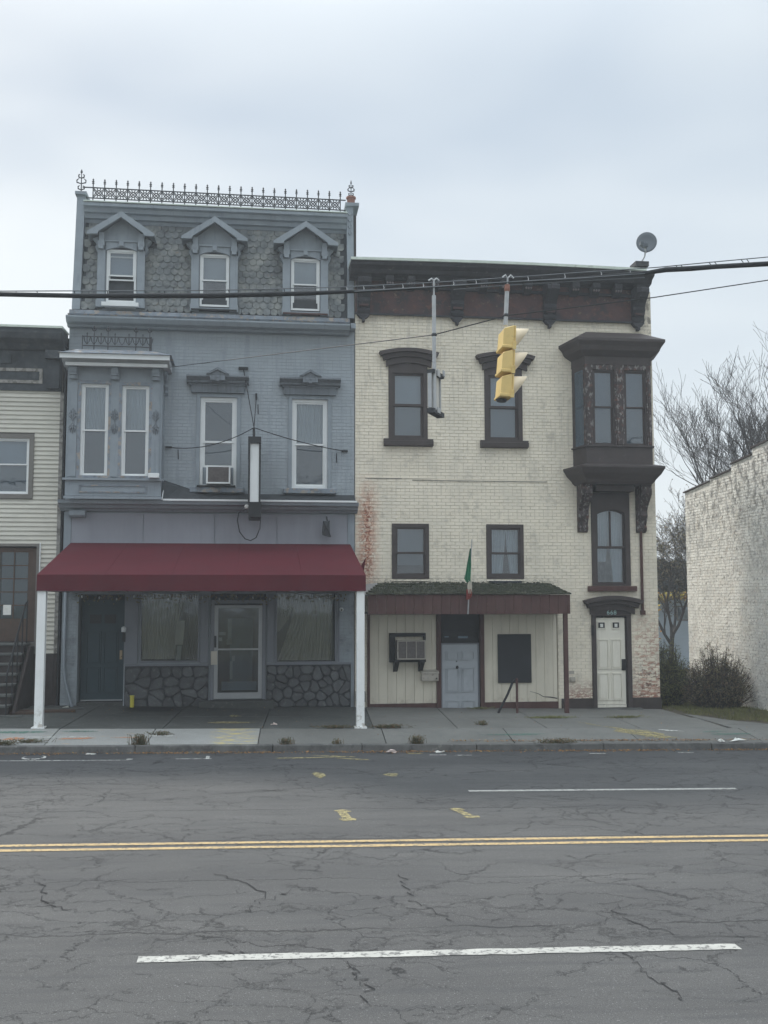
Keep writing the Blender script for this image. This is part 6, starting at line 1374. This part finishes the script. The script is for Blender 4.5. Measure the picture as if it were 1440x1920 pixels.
# edge-on sign
bs_ = thing('hanging_lane_sign', (2.24, YS, 6.83), 'small framed sign seen almost edge-on, hung from the cable on a pale pole', 'sign')
MB().tube([(2.24, YS, 6.65), (2.24, YS, 5.14)], .026, 10).build('pole', 'galv', bs_)
MB().tube([(2.24, YS, 6.86), (2.24, YS, 6.65)], .012, 6).build('hanger_bolt', 'galv', bs_)
MB().tube([(2.17, YS, 6.845), (2.21, YS, 6.875), (2.24, YS, 6.85), (2.275, YS, 6.88), (2.31, YS, 6.85)], .012, 5).build('cable_clamp', 'galv', bs_)
MB().lathe([(.03, -.02), (.038, 0), (.03, .02)], (2.24, YS, 6.13), 8).build('tether_clamp', 'iron', bs_)
an = rad(62); ca, sa = math.cos(an), math.sin(an); Wd = .34
def ob(u0, u1, v0, v1, z0_, z1_, nm, m, par=bs_):
    q = [(2.24 + u * ca - v * sa, YS + u * sa + v * ca) for u, v in ((u0, v0), (u1, v0), (u1, v1), (u0, v1))]
    return MB().hexa([(a, b, z0_) for a, b in q] + [(a, b, z1_) for a, b in q]).build(nm, m, par)
ob(-.02, Wd, .035, .055, 5.20, 5.64, 'panel', 'ac'); ob(Wd - .03, Wd + .01, .02, .07, 5.17, 5.68, 'frame_channel', 'galv'); ob(-.06, -.03, .02, .07, 5.17, 5.62, 'frame_channel', 'galv')
ob(-.06, Wd + .02, -.02, .08, 5.62, 5.67, 'top_bracket', 'iron'); ob(-.08, Wd + .02, -.02, .08, 5.10, 5.16, 'bottom_bracket', 'iron')
ob(.04, .16, -.03, -.021, 5.60, 5.69, 'strap', 'galv'); ob(.04, .16, -.03, -.021, 5.12, 5.19, 'strap', 'galv'); ob(Wd - .06, Wd, -.04, -.021, 5.64, 5.72, 'strap', 'galv')
# traffic signal, seen from the side, its lights facing right
ts = thing('traffic_signal', (3.22, YS, 6.86), 'yellow three-light traffic signal with pale visors, hanging from the cable and seen side-on', 'traffic light')
xc = 3.22
MB().tube([(xc, YS, 6.80), (xc, YS, 6.28)], .028, 10).build('hanger_pipe', 'galv', ts); MB().lathe([(.034, 0), (.04, .03), (.034, .09)], (xc, YS, 6.74), 10).build('hanger_collar', 'terracotta', ts)
MB().tube([(xc - .07, YS, 6.925), (xc - .03, YS, 6.96), (xc, YS, 6.92), (xc + .04, YS, 6.965), (xc + .08, YS, 6.925)], .012, 5).tube([(xc, YS, 6.93), (xc, YS, 6.80)], .012, 5).build('cable_clamp', 'galv', ts)
MB().lathe([(.03, -.02), (.04, 0), (.03, .02)], (xc, YS, 6.42), 8).build('tether_clamp', 'iron', ts)
SH = .318; ztop = 6.255
for k, lm in enumerate(('lamp_red', 'lamp_amber', 'lamp_green')):
    zt = ztop - k * SH; zb_ = zt - SH + .006
    h_ = MB().hexa([(xc - .062, YS - .16, zb_ + .02), (xc + .085, YS - .17, zb_), (xc + .085, YS + .17, zb_), (xc - .062, YS + .16, zb_ + .02), (xc - .052, YS - .16, zt - .05), (xc + .085, YS - .17, zt - .002), (xc + .085, YS + .17, zt - .002), (xc - .052, YS + .16, zt - .05)])
    h_.box(xc - .072, xc + .083, YS - .175, YS + .175, zb_ - .001, zb_ + .045).box(xc + .0855, xc + .105, YS - .175, YS + .175, zb_ + .003, zt - .005)
    h_ = h_.build('signal_section', 'signal_yellow', ts, bevel=.012)
    MB().lathe([(.14, .106), (.13, .12), (.08, .135), (.01, .14)], (xc, YS, (zt + zb_) / 2), 18, 'x').build('lens', lm, h_)
    # cut-away visor: long on top, short below
    n_ = 22; vs = []; zc = (zt + zb_) / 2; rv = .148
    for i in range(n_ + 1):
        t = rad(-62 + 304 * i / n_); ln = .035 + .165 * (.5 + .5 * math.sin(t)) ** .9
        vs += [(xc + .106, YS + rv * math.cos(t), zc + rv * math.sin(t)), (xc + .106 + ln, YS + rv * .9 * math.cos(t), zc + rv * .88 * math.sin(t) + .035)]
    k0 = len(vs); vs += [(a, YS + (b - YS) * .96, zc + (c_ - zc) * .96) for a, b, c_ in vs]
    fs = [(2 * i, 2 * i + 1, 2 * i + 3, 2 * i + 2) for i in range(n_)] + [(k0 + 2 * i, k0 + 2 * i + 2, k0 + 2 * i + 3, k0 + 2 * i + 1) for i in range(n_)] + [(2 * i + 1, k0 + 2 * i + 1, k0 + 2 * i + 3, 2 * i + 3) for i in range(n_)]
    MB().add(vs, fs).build('visor', 'visor', h_, smooth=True)
    MB().lathe([(.015, 0), (.015, .03)], (xc + .09, YS - .19, zb_ + .07), 6, 'y').box(xc + .06, xc + .11, YS - .185, YS - .176, zb_ - .01, zb_ + .09).build('hinge', 'signal_yellow', h_)
MB().lathe([(.06, -.03), (.08, 0)], (xc - .01, YS, ztop - 3 * SH - .004), 10).build('bottom_cap', 'iron', ts)
ts.rotation_euler = (0, rad(3.2), 0)

# ================================================================== thin haze added to lift the darks like lens veil
hm = bpy.data.materials.new('haze'); hm.use_nodes = True; t_ = hm.node_tree; t_.nodes.remove(t_.nodes['Principled BSDF'])
pv = t_.nodes.new('ShaderNodeVolumePrincipled'); pv.inputs['Color'].default_value = (.86, .93, 1, 1); pv.inputs['Density'].default_value = .0018; pv.inputs['Anisotropy'].default_value = .3
t_.links.new(pv.outputs[0], t_.nodes['Material Output'].inputs['Volume']); M['haze'] = hm
MB().box(-402, 402, -402, 402, -8, 14).build('haze', 'haze', kind='stuff', label='thin pale haze added to stand in for lens veil', cat='haze', org=(0, 0, 0))
S.cycles.volume_bounces = 1
